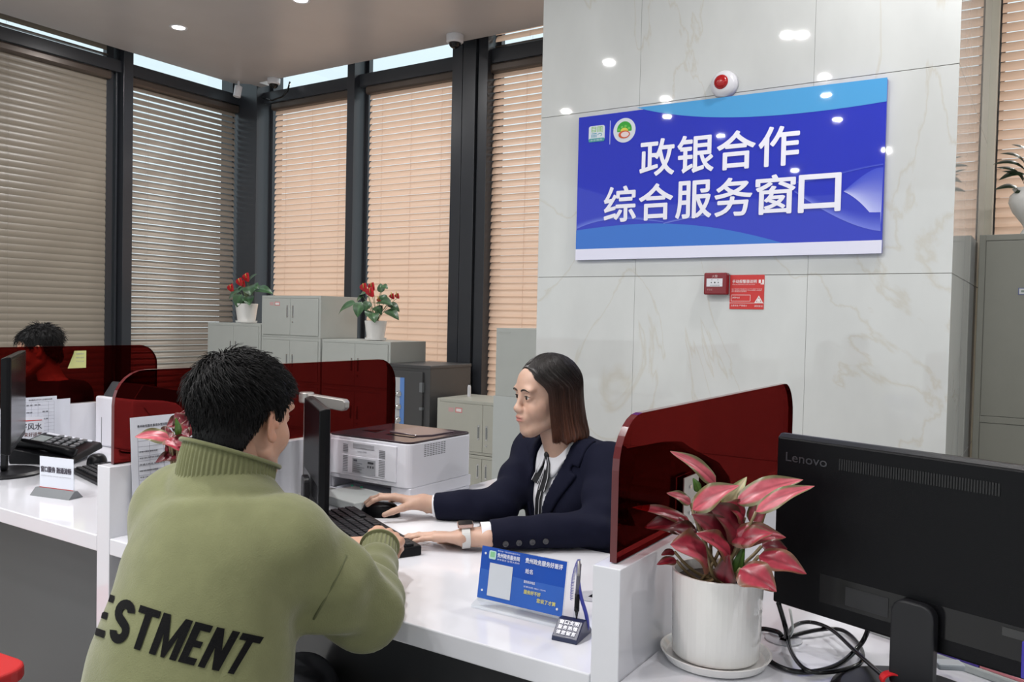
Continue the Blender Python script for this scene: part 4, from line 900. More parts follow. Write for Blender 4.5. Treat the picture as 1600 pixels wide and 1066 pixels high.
# ---- cables in the right booth
def zt(px, py, z=CT+.006): return atz(px, py, z)
def cable(pts, r, label, m=BLACKG, name='cable'):
    P = [np.array(q, float) for q in pts]; out = []
    for i in range(len(P)-1):
        a = P[max(i-1, 0)]; b = P[i]; c = P[i+1]; d = P[min(i+2, len(P)-1)]
        for s in np.linspace(0, 1, 9)[:-1]:
            out.append(.5*((2*b)+(-a+c)*s+(2*a-5*b+4*c-d)*s*s+(-a+3*b-3*c+d)*s**3))
    out.append(P[-1]); lo = min(out, key=lambda q: q[2]); mb = MB(); O = np.array([P[0][0], P[0][1], P[0][2]]); mb.tube([q-O for q in out], r, 10); o = mb.build(name, m, smooth=True, loc=tuple(O)); return tag(o, label, 'cable')
cr5 = lambda x, y: (1180+x/2.626, 660+y/2.626)
def Z5(x, y, z=CT+.006): return zt(*cr5(x, y), z)
cable([gp+np.array([0, 0, .004]), Z5(128, 860, CT+.03), atd(*cr5(95, 740), 1.43)], .0042, 'black cable rising from the grey cable cap to the monitor')
cable([gp+np.array([.008, 0, .004]), Z5(154, 850, CT+.03), atd(*cr5(142, 765), 1.46)], .0022, 'thin grey cable rising from the cable cap', m=LGREY)
cable([gp+np.array([-.004, .002, .005]), Z5(90, 860, CT+.010), Z5(20, 850), Z5(8, 900), Z5(60, 980), Z5(180, 1025), Z5(330, 1000), Z5(430, 915, CT+.02), atd(*cr5(470, 830), 1.40), atd(*cr5(490, 740), 1.36)], .0042, 'black cable in a wide flat loop beside the pot, rising to the monitor')
cable([gp+np.array([.004, -.002, .005]), Z5(260, 852, CT+.012), Z5(360, 855), Z5(430, 920), Z5(430, 990, CT+.012), Z5(300, 1026, CT+.014), Z5(200, 1010, CT+.014), Z5(140, 920, CT+.014), Z5(150, 845, CT+.014), Z5(220, 820, CT+.014), Z5(310, 850, CT+.02), Z5(400, 930, CT+.02), Z5(460, 985, CT+.02), Z5(530, 1045, CT+.03)], .0036, 'black cable coiled on the white counter beside the grey cap')
mb = MB(); q = Z5(563, 1058, CT+.026); Rr = Matrix.Rotation(math.radians(70), 3, 'X')
G = []
for i in range(24):
    a = 2*math.pi*i/24; G.append([(.017*math.cos(a), .008*y_, .012*math.sin(a)) for y_ in (-1, 1)]+[(.014*math.cos(a), .008*y_, .010*math.sin(a)) for y_ in (1, -1)])
G.append(G[0]); mb.grid(G, closed_u=True); o = mb.build('cable_tie', mat('tie_red', (.62, .015, .02), .4), smooth=False, loc=tuple(q), rot=(0, 0, .5)); tag(o, 'small bright red cable tie at the foot of the black monitor', 'cable tie')
# power strip, patterned box and white plug behind the monitor foot
d = np.array([.93, -.37]); p = Z5(520, 900, CT); t = thing('power_strip', 'white and grey adapter block behind the foot of the black monitor', 'adapter', (float(p[0]), float(p[1])+.035, CT), angle(d))
MB().prism(rrect(-.028, .032, -.014, .016, .008), (0, 0, 0), (1, 0, 0), (0, 1, 0), (0, 0, 1), .016).build('tray', LGREY, t, bevel=.002)
MB().prism(rrect(-.020, .030, -.012, .013, .006), (0, 0, .016), (1, 0, 0), (0, 1, 0), (0, 0, 1), .018).build('housing', WHITE_S, t, bevel=.002)
MB().box((.008, -.0136, .018), (.022, -.0115, .030)).build('socket', BLACKG, t)
p = Z5(740, 985, CT); t = thing('power_strip', 'long grey strip with purple and pink edge lying behind the monitor foot', 'power strip', (float(p[0]), float(p[1])+.02, CT), angle(np.array([.92, -.39])))
MB().box((-.05, -.016, 0), (.20, .016, .014)).build('tray', LGREY, t, bevel=.003)
MB().box((-.05, -.014, .0141), (.075, .014, .020)).build('purple_cover', mat('purple', (.09, .05, .38), .4), t, bevel=.001)
MB().box((.076, -.013, .0141), (.15, .013, .0195)).build('pink_cover', mat('pink', (.75, .25, .28), .4), t, bevel=.001)
p = Z5(795, 1010, CT+.018); t = MB().box((-.021, -.013, 0), (.021, .013, .010)).build('white_plug', mat('frost', (.48, .52, .56), .3), bevel=.003, loc=(float(p[0]), float(p[1])-.005, CT+.0205), rot=(0, 0, .5)); tag(t, 'small frosted white plug lying on the purple strip', 'plug')

# ---- papers leaning on the partitions
def sheet(label, P, X, Y, w, h, text=(), loc=None, thick=.0012, name='paper_sheet', cat='paper', table=None, m=PAPER):
    P = np.array(P, float); X = np.array(X, float); Y = np.array(Y, float); N = np.cross(X, Y); t = thing(name, label, cat, tuple(P))
    MB().prism([(0, 0), (w, 0), (w, h), (0, h)], (0, 0, 0), X, Y, N, thick).build('sheet', m, t)
    mb = MB()
    for (s, u, v, ww, hh, col) in text: put_text(mb, s, X*u+Y*v+N*(thick), X, Y, w=ww, h=hh, bold=.01, col=col)
    if table:
        for (u0, v0, u1, v1) in table: mb.prism([(u0, v0), (u1, v0), (u1, v1), (u0, v1)], N*thick, X, Y, N, .0003, col=(.22, .23, .30))
    if mb.v: mb.build('print', VC, t)
    return t
DK = (.05, .05, .07)
XN = np.array([0, 1.0, 0]); tl = math.radians(4); YN = np.array([-math.sin(tl), 0, math.cos(tl)])
ya = float(atx(210, 655, -1.895)[1]); za = .775; hz = float(atx(210, 654, -1.9)[2])-za
tb = [(.018, hz-.032, .19, hz-.0312), (.018, hz-.046, .19, hz-.0452), (.018, .02, .0188, hz-.031), (.06, hz-.046, .0606, hz-.032)]+[(.018, hz-.06-.012*k, .19, hz-.0595-.012*k) for k in range(16)]+[(.05, .03, .0505, hz-.05), (.09, .03, .0905, hz-.05)]
# facing +X : X axis = -y ... the side facing the room
sheet('white printed form standing against the partition beside the red leafed plant', (-1.894, ya, CT+.001), (0, 1, 0), YN, .21, hz+.015, text=[('贵州政务服务事项办理流程及服务指南', .018, hz-.012, .12, .007, DK)]+[('申请人姓名 联系电话 办理事项 受理时间'[:10+(k*5) % 9], .022, hz-.075-.016*k, .05+.01*(k % 3), .004, DK) for k in range(10)], table=tb, name='printed_form', cat='form')
a = atx(36, 622, -3.285); b = atx(88, 680, -3.285)
def form(label, pxs, h0, w, X0, txt, **k):
    a = atx(pxs[0], pxs[1], X0)
    return sheet(label, (X0, a[1], a[2]-h0), (0, 1, 0), (0, 0, 1), w, h0, **k)
hf = .185
tb2 = [(.008, hf-.02-.014*k, .118, hf-.0195-.014*k) for k in range(12)]+[(u, .01, u+.0005, hf-.02) for u in (.008, .03, .055, .095, .118)]
form('white form with a grid clipped on the far partition behind the black desk phone', (36, 622), hf, .128, -3.286, None, text=[('政务服务大厅工作人员值班安排表', .02, hf-.014, .09, .006, DK)]+[('星期%s 值班' % c_, .012+.03*(k % 3), hf-.033-.028*(k//2), .022, .005, DK) for k, c_ in enumerate('一二三四五六日一')], table=tb2, name='printed_form', cat='form')
form('blank white sheet peeking out behind the gridded form', (86, 624), .18, .06, -3.291, None)
p = atd(36, 690, 3.20); 
cx_ = atx(29, 687, -3.255); t = sheet('small white card with black writing and a red line behind the desk phone', (-3.255, cx_[1], CT+.002), (.25, .968, 0), (0, 0, 1), .085, .142,
      text=[('好风水', .004, .092, .074, .026, DK), ('带来好运气', .002, .066, .076, .017, (.16, .08, .08))], table=None, name='desk_card', cat='card')
MB().box((.006, .0, .1265), (.078, .001, .1295)).build('red_line', REDS, t, loc=(.0024, 0, 0), rot=(0, 0, angle(np.array([.25, .968]))))
# sticky note on the far red screen
a = atx(107, 576, -3.31); b = atx(136, 548, -3.31)
mb = MB(); yA, yB = float(a[1]), float(b[1]); zA_, zB_ = float(a[2]), float(b[2]); w_ = yB-yA; h_ = zB_-zA_
G = []
for i in range(7):
    r = []
    for j in range(7):
        u, v = i/6, j/6; r.append((.002+.012*max(0, (.45-u))*v*2, u*w_+max(0, .32-u)*v*w_*.9, v*h_))
    G.append(r)
mb.grid(G); o = mb.build('sticky_note', mat('note_yellow', (.62, .64, .26), .6), loc=(-3.318, yA, zA_)); tag(o, 'pale yellow sticky note on the far red screen', 'sticky note')
mb = MB()
for k, s in enumerate(('温馨提示', '请排队等候', '下午三点')): put_text(mb, s, (.0035, w_*.42, h_*(.78-.22*k)), (0, 1, 0), (0, 0, 1), w=w_*.45, h=h_*.09)
mb.build('writing', INKG, o)
# ---- acrylic card holder at the left
a = atz(56, 772, CT); b = atz(117, 780, CT); d = (b-a)[:2]; L_ = float(np.linalg.norm(d)); t = thing('card_holder', 'clear acrylic card holder with two lines of writing on a dark grey base', 'card holder', tuple(a), angle(d))
mb = MB(); mb.prism([(-.022, 0), (.030, 0), (.010, .022), (-.002, .022)], (0, 0, 0), (0, 1, 0), (0, 0, 1), (1, 0, 0), L_); mb.build('base', GREYP, t, bevel=.001)
hh = .098; mb = MB(); mb.box((.012, .002, .020), (L_-.006, .005, .020+hh)); mb.build('acrylic_cover', CLEAR, t)
mb = MB(); mb.box((.014, .0012, .022), (L_-.008, .0019, .018+hh)); mb.build('card', PAPER, t)
mb = MB(); put_text(mb, '窗口服务 融通流畅', (.020, .0008, .070), (1, 0, 0), (0, 0, 1), w=L_-.036, h=.017, bold=.03, col=(.06, .05, .07)); put_text(mb, 'window service smooth and harmonious', (.020, .0008, .057), (1, 0, 0), (0, 0, 1), w=L_-.036, h=.005, col=(.45, .45, .48)); mb.box((.014, .0008, .022), (L_-.008, .0011, .0245), col=(.45, .06, .06)); mb.build('lettering', VC, t)
# ---- desk phone
t = thing('desk_phone', 'black desk telephone with a handset beside the far partition', 'telephone', (-3.075, 1.665, CT+.012), math.radians(123)); t.rotation_euler = (0, -.11, math.radians(123)); t.scale = (1.08, 1.12, 1.08)
mb = MB(); mb.prism([(-.10, 0), (.10, 0), (.10, .055), (-.095, .022)], (-.11, 0, 0), (0, 1, 0), (0, 0, 1), (1, 0, 0), .22); mb.build('body', BLACK, t, bevel=.006, seg=3)
def ph(u, v, k=.0): return (u, v, .0232+(v+.095)*(.033/.195)+k)
def phb(u0, u1, v0, v1, k, m, name):
    mb = MB(); V = [ph(u0, v0, .0), ph(u1, v0), ph(u1, v1), ph(u0, v1), ph(u0, v0, k), ph(u1, v0, k), ph(u1, v1, k), ph(u0, v1, k)]; mb.add(V, [(0, 3, 2, 1), (4, 5, 6, 7), (0, 1, 5, 4), (1, 2, 6, 5), (2, 3, 7, 6), (3, 0, 4, 7)]); return mb
phb(-.02, .06, .045, .085, .003, None, '').build('display', mat('lcd', (.20, .23, .22), .2), t)
mb = MB()
for r in range(4):
    for c_ in range(5): q = phb(-.03+c_*.026, -.012+c_*.026, .022-r*.026, .036-r*.026, .006, None, ''); mb.add(q.v, q.f)
mb.build('keys', GREYP, t, bevel=.001)
mb = MB(); mb.prism([(.02, .008), (.10, .008), (.10, -.032), (.09, -.032)], (0, -.05, 0), (1, 0, 0), (0, 0, 1), (0, 1, 0), .12); mb.build('foot', BLACK, t)
phb(.085, .10, -.07, .08, .003, None, '').build('memo_strip', PAPER, t)
mb = MB(); mb.tube([ph(-.075, -.095, .006), ph(-.075, -.065, .012), ph(-.075, .0, .015), ph(-.075, .065, .012), ph(-.075, .095, .006)], [.019, .017, .014, .017, .019], 14); mb.build('handset', BLACK, t, smooth=True)
# ---- left booth keyboard and mouse, cream stool edge
q0 = atz(160, 762, CT+.02); q1 = atz(75, 700, CT+.02)
lk = thing  # noqa
keyboard('black keyboard behind the clear card holder, in the phone booth', (-2.33, 1.586, CT), (-2.757, 1.69, CT), .14, side=1)
mouse('glossy black mouse on the left counter, beside the keyboard', np.array([-2.875, 1.70]), 2.4)
# ---- small white label printer of the left booth
t = thing('small_scanner', 'white upright scanner with a dark slanted tray, left of the red screen', 'scanner', (-3.285, 1.93, CT))
mb = MB(); mb.prism([(0, 0), (.235, 0), (.235, .15), (.20, .178), (.14, .192), (0, .205)], (0, 0, 0), (0, 1, 0), (0, 0, 1), (1, 0, 0), .26); mb.build('housing', PRW, t, bevel=.010, seg=3)
mb = MB(); mb.prism([(.02, .204), (.225, .165), (.235, .225), (.06, .262)], (0.02, 0, 0), (0, 1, 0), (0, 0, 1), (1, 0, 0), .22); mb.build('tray', mat('tray_dark', (.05, .055, .06), .35), t, bevel=.006)
mb = MB(); mb.tube([(.262, .05, .17), (.262, .10, .11), (.262, .15, .08)], .001, 5); mb.tube([(.05, -.001, .0), (.05, -.001, .12)], .001, 5); mb.build('seam', GREYP, t)
cable([(-3.06, 1.90, CT+.006), (-3.01, 1.88, CT+.006), (-2.95, 1.90, CT+.006), (-2.90, 1.93, CT+.006)], .004, 'short black cable on the counter at the foot of the white scanner')
# ---- red chair at the lower left corner
t = thing('red_chair', 'red chair seat in the bottom left corner of the picture', 'chair', (-2.235, .84, 0), .1)
mb = MB(); mb.prism(rrect(-.22, .22, -.21, .19, .06), (0, 0, .425), (1, 0, 0), (0, 1, 0), (0, 0, 1), .035); mb.build('seat', mat('chair_red', (.55, .03, .03), .4), t, bevel=.008, seg=3)
for sx_ in (-1, 1):
    for sy_ in (-1, 1): MB().tube([(sx_*.17, sy_*.16, .425), (sx_*.20, sy_*.19, 0)], .012, 10).build('leg', CHROME, t, smooth=True)
from mathutils.bvhtree import BVHTree
# ================================================================ PEOPLE: signed-distance sculpting and a surface-net mesher
def V3(*a): return np.array(a, float)
def grid3(lo, hi, h):
    ax = [np.arange(lo[i], hi[i]+h, h) for i in range(3)]
    return ax, np.stack(np.meshgrid(*ax, indexing='ij'), -1).astype(np.float32)
def s_ell(P, c, r, R=None):
    q = P-np.array(c, np.float32)
    if R is not None: q = q @ np.array(R, np.float32)      # R columns = local axes in world
    r = np.array(r, np.float32); k0 = np.linalg.norm(q/r, axis=-1); k1 = np.linalg.norm(q/(r*r), axis=-1)+1e-9
    return k0*(k0-1)/k1
def s_cone(P, a, b, ra, rb, flat=None):
    a = np.array(a, np.float32); b = np.array(b, np.float32); ba = b-a; q = P-a
    t = np.clip((q @ ba)/(ba @ ba), 0, 1)
    return np.linalg.norm(q-t[..., None]*ba, axis=-1)-(ra+(rb-ra)*t)
def s_box(P, c, hs, R=None, r=0.0):
    q = P-np.array(c, np.float32)
    if R is not None: q = q @ np.array(R, np.float32)
    q = np.abs(q)-np.array(hs, np.float32)+r
    return np.linalg.norm(np.maximum(q, 0), axis=-1)+np.minimum(q.max(-1), 0)-r
def smin(a, b, k): h = np.maximum(k-np.abs(a-b), 0)/k; return np.minimum(a, b)-h*h*k*.25
def smax(a, b, k): return -smin(-a, -b, k)
def surfnet(ax, F, level=0.0):
    F = F-level; ins = F < 0; nx, ny, nz = F.shape
    cnt = np.zeros((nx-1, ny-1, nz-1), np.float32); acc = np.zeros((nx-1, ny-1, nz-1, 3), np.float32)
    cs = [(i, j, k) for i in (0, 1) for j in (0, 1) for k in (0, 1)]
    def sub(A, c): return A[c[0]:nx-1+c[0], c[1]:ny-1+c[1], c[2]:nz-1+c[2]]
    for a in cs:
        for d in range(3):
            if a[d] == 0:
                b = list(a); b[d] = 1; fa, fb = sub(F, a), sub(F, tuple(b)); m = (fa < 0) != (fb < 0)
                t = np.where(m, fa/(fa-fb+1e-12), 0)
                for e in range(3): acc[..., e] += np.where(m, a[e]+(t if e == d else 0), 0)
                cnt += m
    act = cnt > 0; idx = -np.ones(act.shape, np.int64); ids = np.argwhere(act); idx[act] = np.arange(len(ids))
    pos = ids+acc[act]/cnt[act][:, None]; V = np.stack([ax[i][0]+pos[:, i]*(ax[i][1]-ax[i][0]) for i in range(3)], 1)
    Q = []
    for d in range(3):
        e, f = [(1, 2), (2, 0), (0, 1)][d]
        sl0 = [slice(1, -1)]*3; sl0[d] = slice(0, -1); sl1 = [slice(1, -1)]*3; sl1[d] = slice(1, None)
        A, B = ins[tuple(sl0)], ins[tuple(sl1)]; m = A != B; w_ = np.argwhere(m)
        if not len(w_): continue
        base = w_.copy(); base[:, e] += 1; base[:, f] += 1     # grid vertex coordinates
        def cell(de, df): c = base.copy(); c[:, e] -= de; c[:, f] -= df; return idx[c[:, 0], c[:, 1], c[:, 2]]
        q = np.stack([cell(1, 1), cell(0, 1), cell(0, 0), cell(1, 0)], 1); flip = ~A[m]; q[flip] = q[flip][:, ::-1]; Q.append(q)
    Q = np.concatenate(Q); Q = Q[(Q >= 0).all(1)]
    return V, Q
def mesh_obj(name, V, Q, m, parent=None, col=None, smooth=True, smoothmod=0):
    me = bpy.data.meshes.new(name); me.vertices.add(len(V)); me.vertices.foreach_set('co', np.asarray(V, np.float32).ravel())
    me.loops.add(len(Q)*4); me.loops.foreach_set('vertex_index', np.asarray(Q, np.int32).ravel())
    me.polygons.add(len(Q)); me.polygons.foreach_set('loop_start', np.arange(len(Q), dtype=np.int32)*4)
    me.update(calc_edges=True); me.validate(); me.materials.append(m)
    if col is not None:
        a = me.color_attributes.new('Col', 'FLOAT_COLOR', 'POINT'); a.data.foreach_set('color', np.concatenate([np.clip(col, 0, 1), np.ones((len(col), 1))], 1).astype(np.float32).ravel())
    me.polygons.foreach_set('use_smooth', [True]*len(me.polygons))
    o = bpy.data.objects.new(name, me); COL.objects.link(o)
    if parent: o.parent = parent
    if smoothmod: s = o.modifiers.new('relax', 'SMOOTH'); s.factor = .5; s.iterations = smoothmod
    return o
def basis(f, up=(0, 0, 1), roll=0.0):
    """columns: right, forward, up"""
    f = np.array(f, float); f /= np.linalg.norm(f); u = np.array(up, float); r = np.cross(f, u); r /= np.linalg.norm(r); u = np.cross(r, f)
    if roll: r, u = r*math.cos(roll)+u*math.sin(roll), -r*math.sin(roll)+u*math.cos(roll)
    return np.stack([r, f, u], 1)
def wob(P, f, seed):
    r_ = np.random.default_rng(seed); out = 0
    for k in range(5):
        d = r_.normal(size=3); d /= np.linalg.norm(d); out = out+np.sin(P @ (d*f*(1+.35*k)).astype(np.float32)+r_.uniform(0, 6.28))/(1+.4*k)
    return out/2.5

SKIN = mat('skin', (1, 1, 1), .48, vcol=True, noise=.035, nscale=60, sss=.12)
def head_field(P, fem=False):
    """local: x right, y forward, z up, origin between the ears; real metres"""
    k = .96 if fem else 1.0
    d = s_ell(P, (0, -.016, .040), (.073*k, .092*k, .080))
    d = smin(d, s_ell(P, (0, .018, -.022), (.058*k, .062, .078)), .03)
    d = smin(d, s_ell(P, (0, .058, .045), (.050*k, .030, .045)), .03)                  # forehead
    d = smin(d, s_ell(P, (0, .064, -.092), (.021*k, .020, .017)), .035)                # chin
    for s in (-1, 1):
        d = smin(d, s_cone(P, (s*.050*k, .0, -.062), (s*.016, .062, -.094), .016 if not fem else .013, .014), .03)   # jaw
        d = smin(d, s_ell(P, (s*.036*k, .056, -.030), (.024, .026, .028)), .025)       # cheek
        d = smin(d, s_ell(P, (s*.032, .078, .030), (.024, .012, .009)), .016)          # brow
        d = smax(d, -s_ell(P, (s*.032, .098, .008), (.019, .017, .0115)), .010)        # socket
        d = smin(d, s_ell(P, (s*.0315, .0745, .0075), (.0155, .0135, .0125)), .005)    # lids over the eyeball
        d = smin(d, s_ell(P, (s*.0115, .094, -.030), (.0075, .010, .0075)), .008)      # nostril wing
    d = smin(d, s_cone(P, (0, .083, .016), (0, .099, -.022), .0065, .0085), .014)      # nose bridge
    d = smin(d, s_ell(P, (0, .100, -.026), (.0100, .0095, .0085)), .008)
    d = smax(d, -s_ell(P, (-.006, .096, -.0375), (.0035, .004, .004)), .003); d = smax(d, -s_ell(P, (.006, .096, -.0375), (.0035, .004, .004)), .003)
    d = smin(d, s_ell(P, (0, .080, -.056), (.026, .017, .020)), .02)                   # mouth mound
    d = smin(d, s_ell(P, (0, .0955, -.0515), (.0195, .0065, .0045)), .005)             # upper lip
    d = smin(d, s_ell(P, (0, .0940, -.0615), (.0165, .0070, .0055)), .005)             # lower lip
    d = smax(d, -s_ell(P, (0, .1035, -.0563), (.021, .0075, .0011)), .003)
    # eye slit: opened so the eyeball shows
    for s in (-1, 1): d = smax(d, -s_ell(P, (s*.0315, .090, .0070), (.0135, .0125, .0052 if not fem else .0058)), .0015)
    for s in (-1, 1):                                                                  # ears
        R = basis((s*.45, -.9, .05)); c = (s*.076*k, -.010, -.004)
        e = s_ell(P, c, (.006, .018, .031), R)
        e = smax(e, -s_ell(P, (s*.086*k, -.008, .001), (.008, .010, .018), R), .004)
        e = smin(e, s_ell(P, (s*.075*k, .0, -.028), (.006, .008, .010)), .006)
        e = smin(e, s_ell(P, (s*.078*k, .004, -.004), (.004, .005, .008)), .004)
        d = smin(d, e, .006)
    return d
def head_colors(V, base, fem):
    c = np.tile(np.array(base), (len(V), 1)); x, y, z = V[:, 0], V[:, 1], V[:, 2]
    def blend(m, col): 
        m = np.clip(m, 0, 1)[:, None]; return c*(1-m)+np.array(col)*m
    lip = np.exp(-((x/.019)**4+((z+.0565)/.0085)**4))*(y > .085); c = blend(lip*.85, (.44, .125, .11) if fem else (.42, .17, .13))
    ch = np.exp(-(((np.abs(x)-.040)/.022)**2+((z+.025)/.022)**2))*(y > .02); c = blend(ch*.22, np.array(base)*np.array([1.02, .78, .74]))
    er = (np.abs(x) > .071)*(np.abs(z) < .045)*1.0; c = blend(er*.35, np.array(base)*np.array([1.05, .72, .62]))
    return c
def put(V, R, O, s=1.0): return (V*s) @ np.array(R).T+np.array(O)
def eyes(par, R, O, s, lookx=0.0):
    for sg in (-1, 1):
        c = put(V3(sg*.0312, .0735, .0070)[None], R, O, s)[0]; e = MB(); e.sphere((0, 0, 0), .0120*s, 20); ey = e.build('eye', mat('eye_white', (.62, .60, .57), .15, coat=.5), par, smooth=True, loc=tuple(c))
        f = np.array(R) @ V3(lookx, 1, -.06); f /= np.linalg.norm(f); i_ = MB(); Rz = basis(f); 
        i_.lathe([(0, .0126*s), (.0045*s, .0123*s), (.0062*s, .0108*s), (.0, .0100*s)], R=Matrix([[Rz[a][0], Rz[a][2], Rz[a][1]] for a in range(3)]), seg=18); i_.build('iris', mat('iris', (.020, .011, .007), .08), ey, smooth=True)
_hb = {}
def head_bvh(fem):
    if fem not in _hb:
        ax_, P_ = grid3((-.10, -.125, -.14), (.10, .125, .135), .003); V_, Q_ = surfnet(ax_, head_field(P_, fem)); _hb[fem] = BVHTree.FromPolygons([tuple(v) for v in V_], [tuple(map(int, q)) for q in Q_])
    return _hb[fem]
def brows(par, R, O, s, col='brow_dark', fem=False):
    bv = head_bvh(fem)
    def on(x, z, off=.0004):
        h_ = bv.ray_cast(Vector((x, .2, z)), Vector((0, -1, 0))); return V3(*h_[0])+V3(0, off, 0) if h_[0] is not None else V3(x, .08, z)
    for sg in (-1, 1):
        L_ = [on(sg*a, .0070+.0056*math.cos((a-.0315)/.0165*1.45), .0008) for a in np.linspace(.0175, .0465, 9)]
        mb = MB(); mb.tube([put(p[None], R, O, s)[0] for p in L_], [.0004, .0007, .0009, .0010, .0010, .0010, .0010, .0009, .0005], 5); mb.build('eyelash', mat('lash', (.012, .010, .009), .7), par, smooth=True)
        P_ = [on(sg*a, c) for a, c in ((.012, .0265), (.018, .0290), (.025, .0310), (.032, .0320), (.039, .0310), (.046, .0280), (.050, .0250))]
        mb = MB(); mb.tube([put(p[None], R, O, s)[0] for p in P_], [.0016, .0026, .0028, .0026, .0021, .0015, .0007], 6); mb.build('eyebrow', mat(col, (.035, .024, .018), .7), par, smooth=True)
    return
# ---- hand: local x across (thumb at -x for a right hand seen from its back), y to the fingertips, z out of the back
def hand_field(P, curl, spread=.0, thumb=(0.0, 0.0), thick=1.0, side=1, sc=1.0):
    """curl: 4 x (a1,a2,a3) bend at the three joints, index..little"""
    d = s_box(P, (0, .045, 0), (.037, .045, .0125), r=.012)
    d = smin(d, s_ell(P, (0, .012, 0), (.029, .03, .016)), .02)
    d = smin(d, s_ell(P, (-.022*side, .025, -.008), (.016, .030, .013)), .015)
    d = smin(d, s_cone(P, (0, -.06, 0), (0, .0, 0), .0255, .024), .02)
    base = [(-.0285, .088, .001), (-.0095, .093, .003), (.0095, .090, .002), (.0275, .080, -.001)]
    ln = [(.042, .025, .021), (.046, .029, .022), (.043, .027, .022), (.034, .020, .019)]; rd = [.0088, .0090, .0085, .0074]
    for f in range(4):
        p = V3(*base[f]); p[0] *= side; a = 0.0; yaw = side*((f-1.5)*.10+spread*(f-1.5)); pts = [p-V3(0, .02, 0), p]; rr = [rd[f]*1.12]*2
        for j in range(3):
            a += curl[f][j]; dv = V3(math.sin(yaw)*math.cos(a), math.cos(yaw)*math.cos(a), -math.sin(a)); p = p+dv*ln[f][j]; pts.append(p); rr.append(rd[f]*(1-.10*(j+1)))
        fd = None
        for k in range(len(pts)-1):
            c = s_cone(P, pts[k], pts[k+1], rr[k], rr[k+1]); fd = c if fd is None else smin(fd, c, .004)
        for k in (1, 2, 3): fd = smin(fd, s_ell(P, pts[k]+V3(0, 0, .0008), (rr[k]*1.02,)*3), .003)
        d = smin(d, fd, .005)
    ta, tb = thumb
    q0 = V3(-.024*side, .020, -.008); q1 = q0+.042*V3(-side*math.sin(.75+ta)*math.cos(tb), math.cos(.75+ta), -math.sin(tb)*.9)
    q2 = q1+.030*V3(-side*math.sin(.35+ta)*math.cos(tb), math.cos(.35+ta), -math.sin(tb+.15)); q3 = q2+.023*V3(-side*math.sin(.10+ta), math.cos(.10+ta), -math.sin(tb+.2))
    t = smin(smin(s_cone(P, q0, q1, .0150, .0112), s_cone(P, q1, q2, .0110, .0096), .005), s_cone(P, q2, q3, .0098, .0078), .004)
    d = smin(d, t, .010)
    return d, (q2, q3)
def make_hand(curl, R, O, sc=1.0, side=1, spread=0.0, thumb=(0, 0)):
    ax, P = grid3((-.085, -.075, -.085), (.085, .20, .045), .0022); F, _ = hand_field(P, curl, spread, thumb, side=side); V, Q = surfnet(ax, F)
    return put(V, R, O, sc), Q
def merge_parts(parts):
    Vs, Qs, Cs = [], [], []; o = 0
    for V, Q, C in parts: Vs.append(V); Qs.append(Q+o); Cs.append(C); o += len(V)
    return np.concatenate(Vs), np.concatenate(Qs), np.concatenate(Cs)
def const(V, c): return np.tile(np.array(c, float), (len(V), 1))
def strands(roots_paths, r0, name, m, par, colf=None, taper=.25):
    """each path an (n,3) array -> thin three-sided tapered tubes in one mesh"""
    Vs, Qs, Cs = [], [], []; o = 0
    for P in roots_paths:
        P = np.asarray(P); n = len(P); T = np.gradient(P, axis=0); T /= np.linalg.norm(T, axis=1)[:, None]+1e-9
        A = np.cross(T, [0.3, .2, 1.0]); A /= np.linalg.norm(A, axis=1)[:, None]+1e-9; B = np.cross(T, A); rr = r0*(1-(1-taper)*np.linspace(0, 1, n)**1.5)[:, None]
        ring = [P+rr*(A*math.cos(a)+B*math.sin(a)) for a in (0, 2.094, 4.189)]; V = np.stack(ring, 1).reshape(-1, 3)
        i = np.arange(n-1)[:, None]*3; k = np.arange(3)[None]; q = np.stack([i+k, i+(k+1) % 3, i+3+(k+1) % 3, i+3+k], -1).reshape(-1, 4)
        Vs.append(V); Qs.append(q+o); o += len(V)
        if colf is not None: Cs.append(np.repeat(colf(P), 3, axis=0))
    V = np.concatenate(Vs); Q = np.concatenate(Qs); return mesh_obj(name, V, Q, m, par, col=np.concatenate(Cs) if Cs else None)

# ================================================================ THE MAN IN THE GREEN SWEATER
MO = V3(-1.15, .86, 0)
man = thing('person', 'person with short black hair in a green turtleneck sweater, seen from behind at the counter', 'person', tuple(MO))
HM = V3(-1.180, .962, 1.131)-MO; RM = basis((-.16, .975, -.10), roll=.0)
SKM = (.50, .285, .195); SKF = (.53, .335, .25)
ax, P = grid3((-.10, -.125, -.14), (.10, .125, .135), .0026); F = head_field(P)
V, Q = surfnet(ax, F); cH = head_colors(V, SKM, False); HS = .915; VH = put(V, RM, HM, HS)
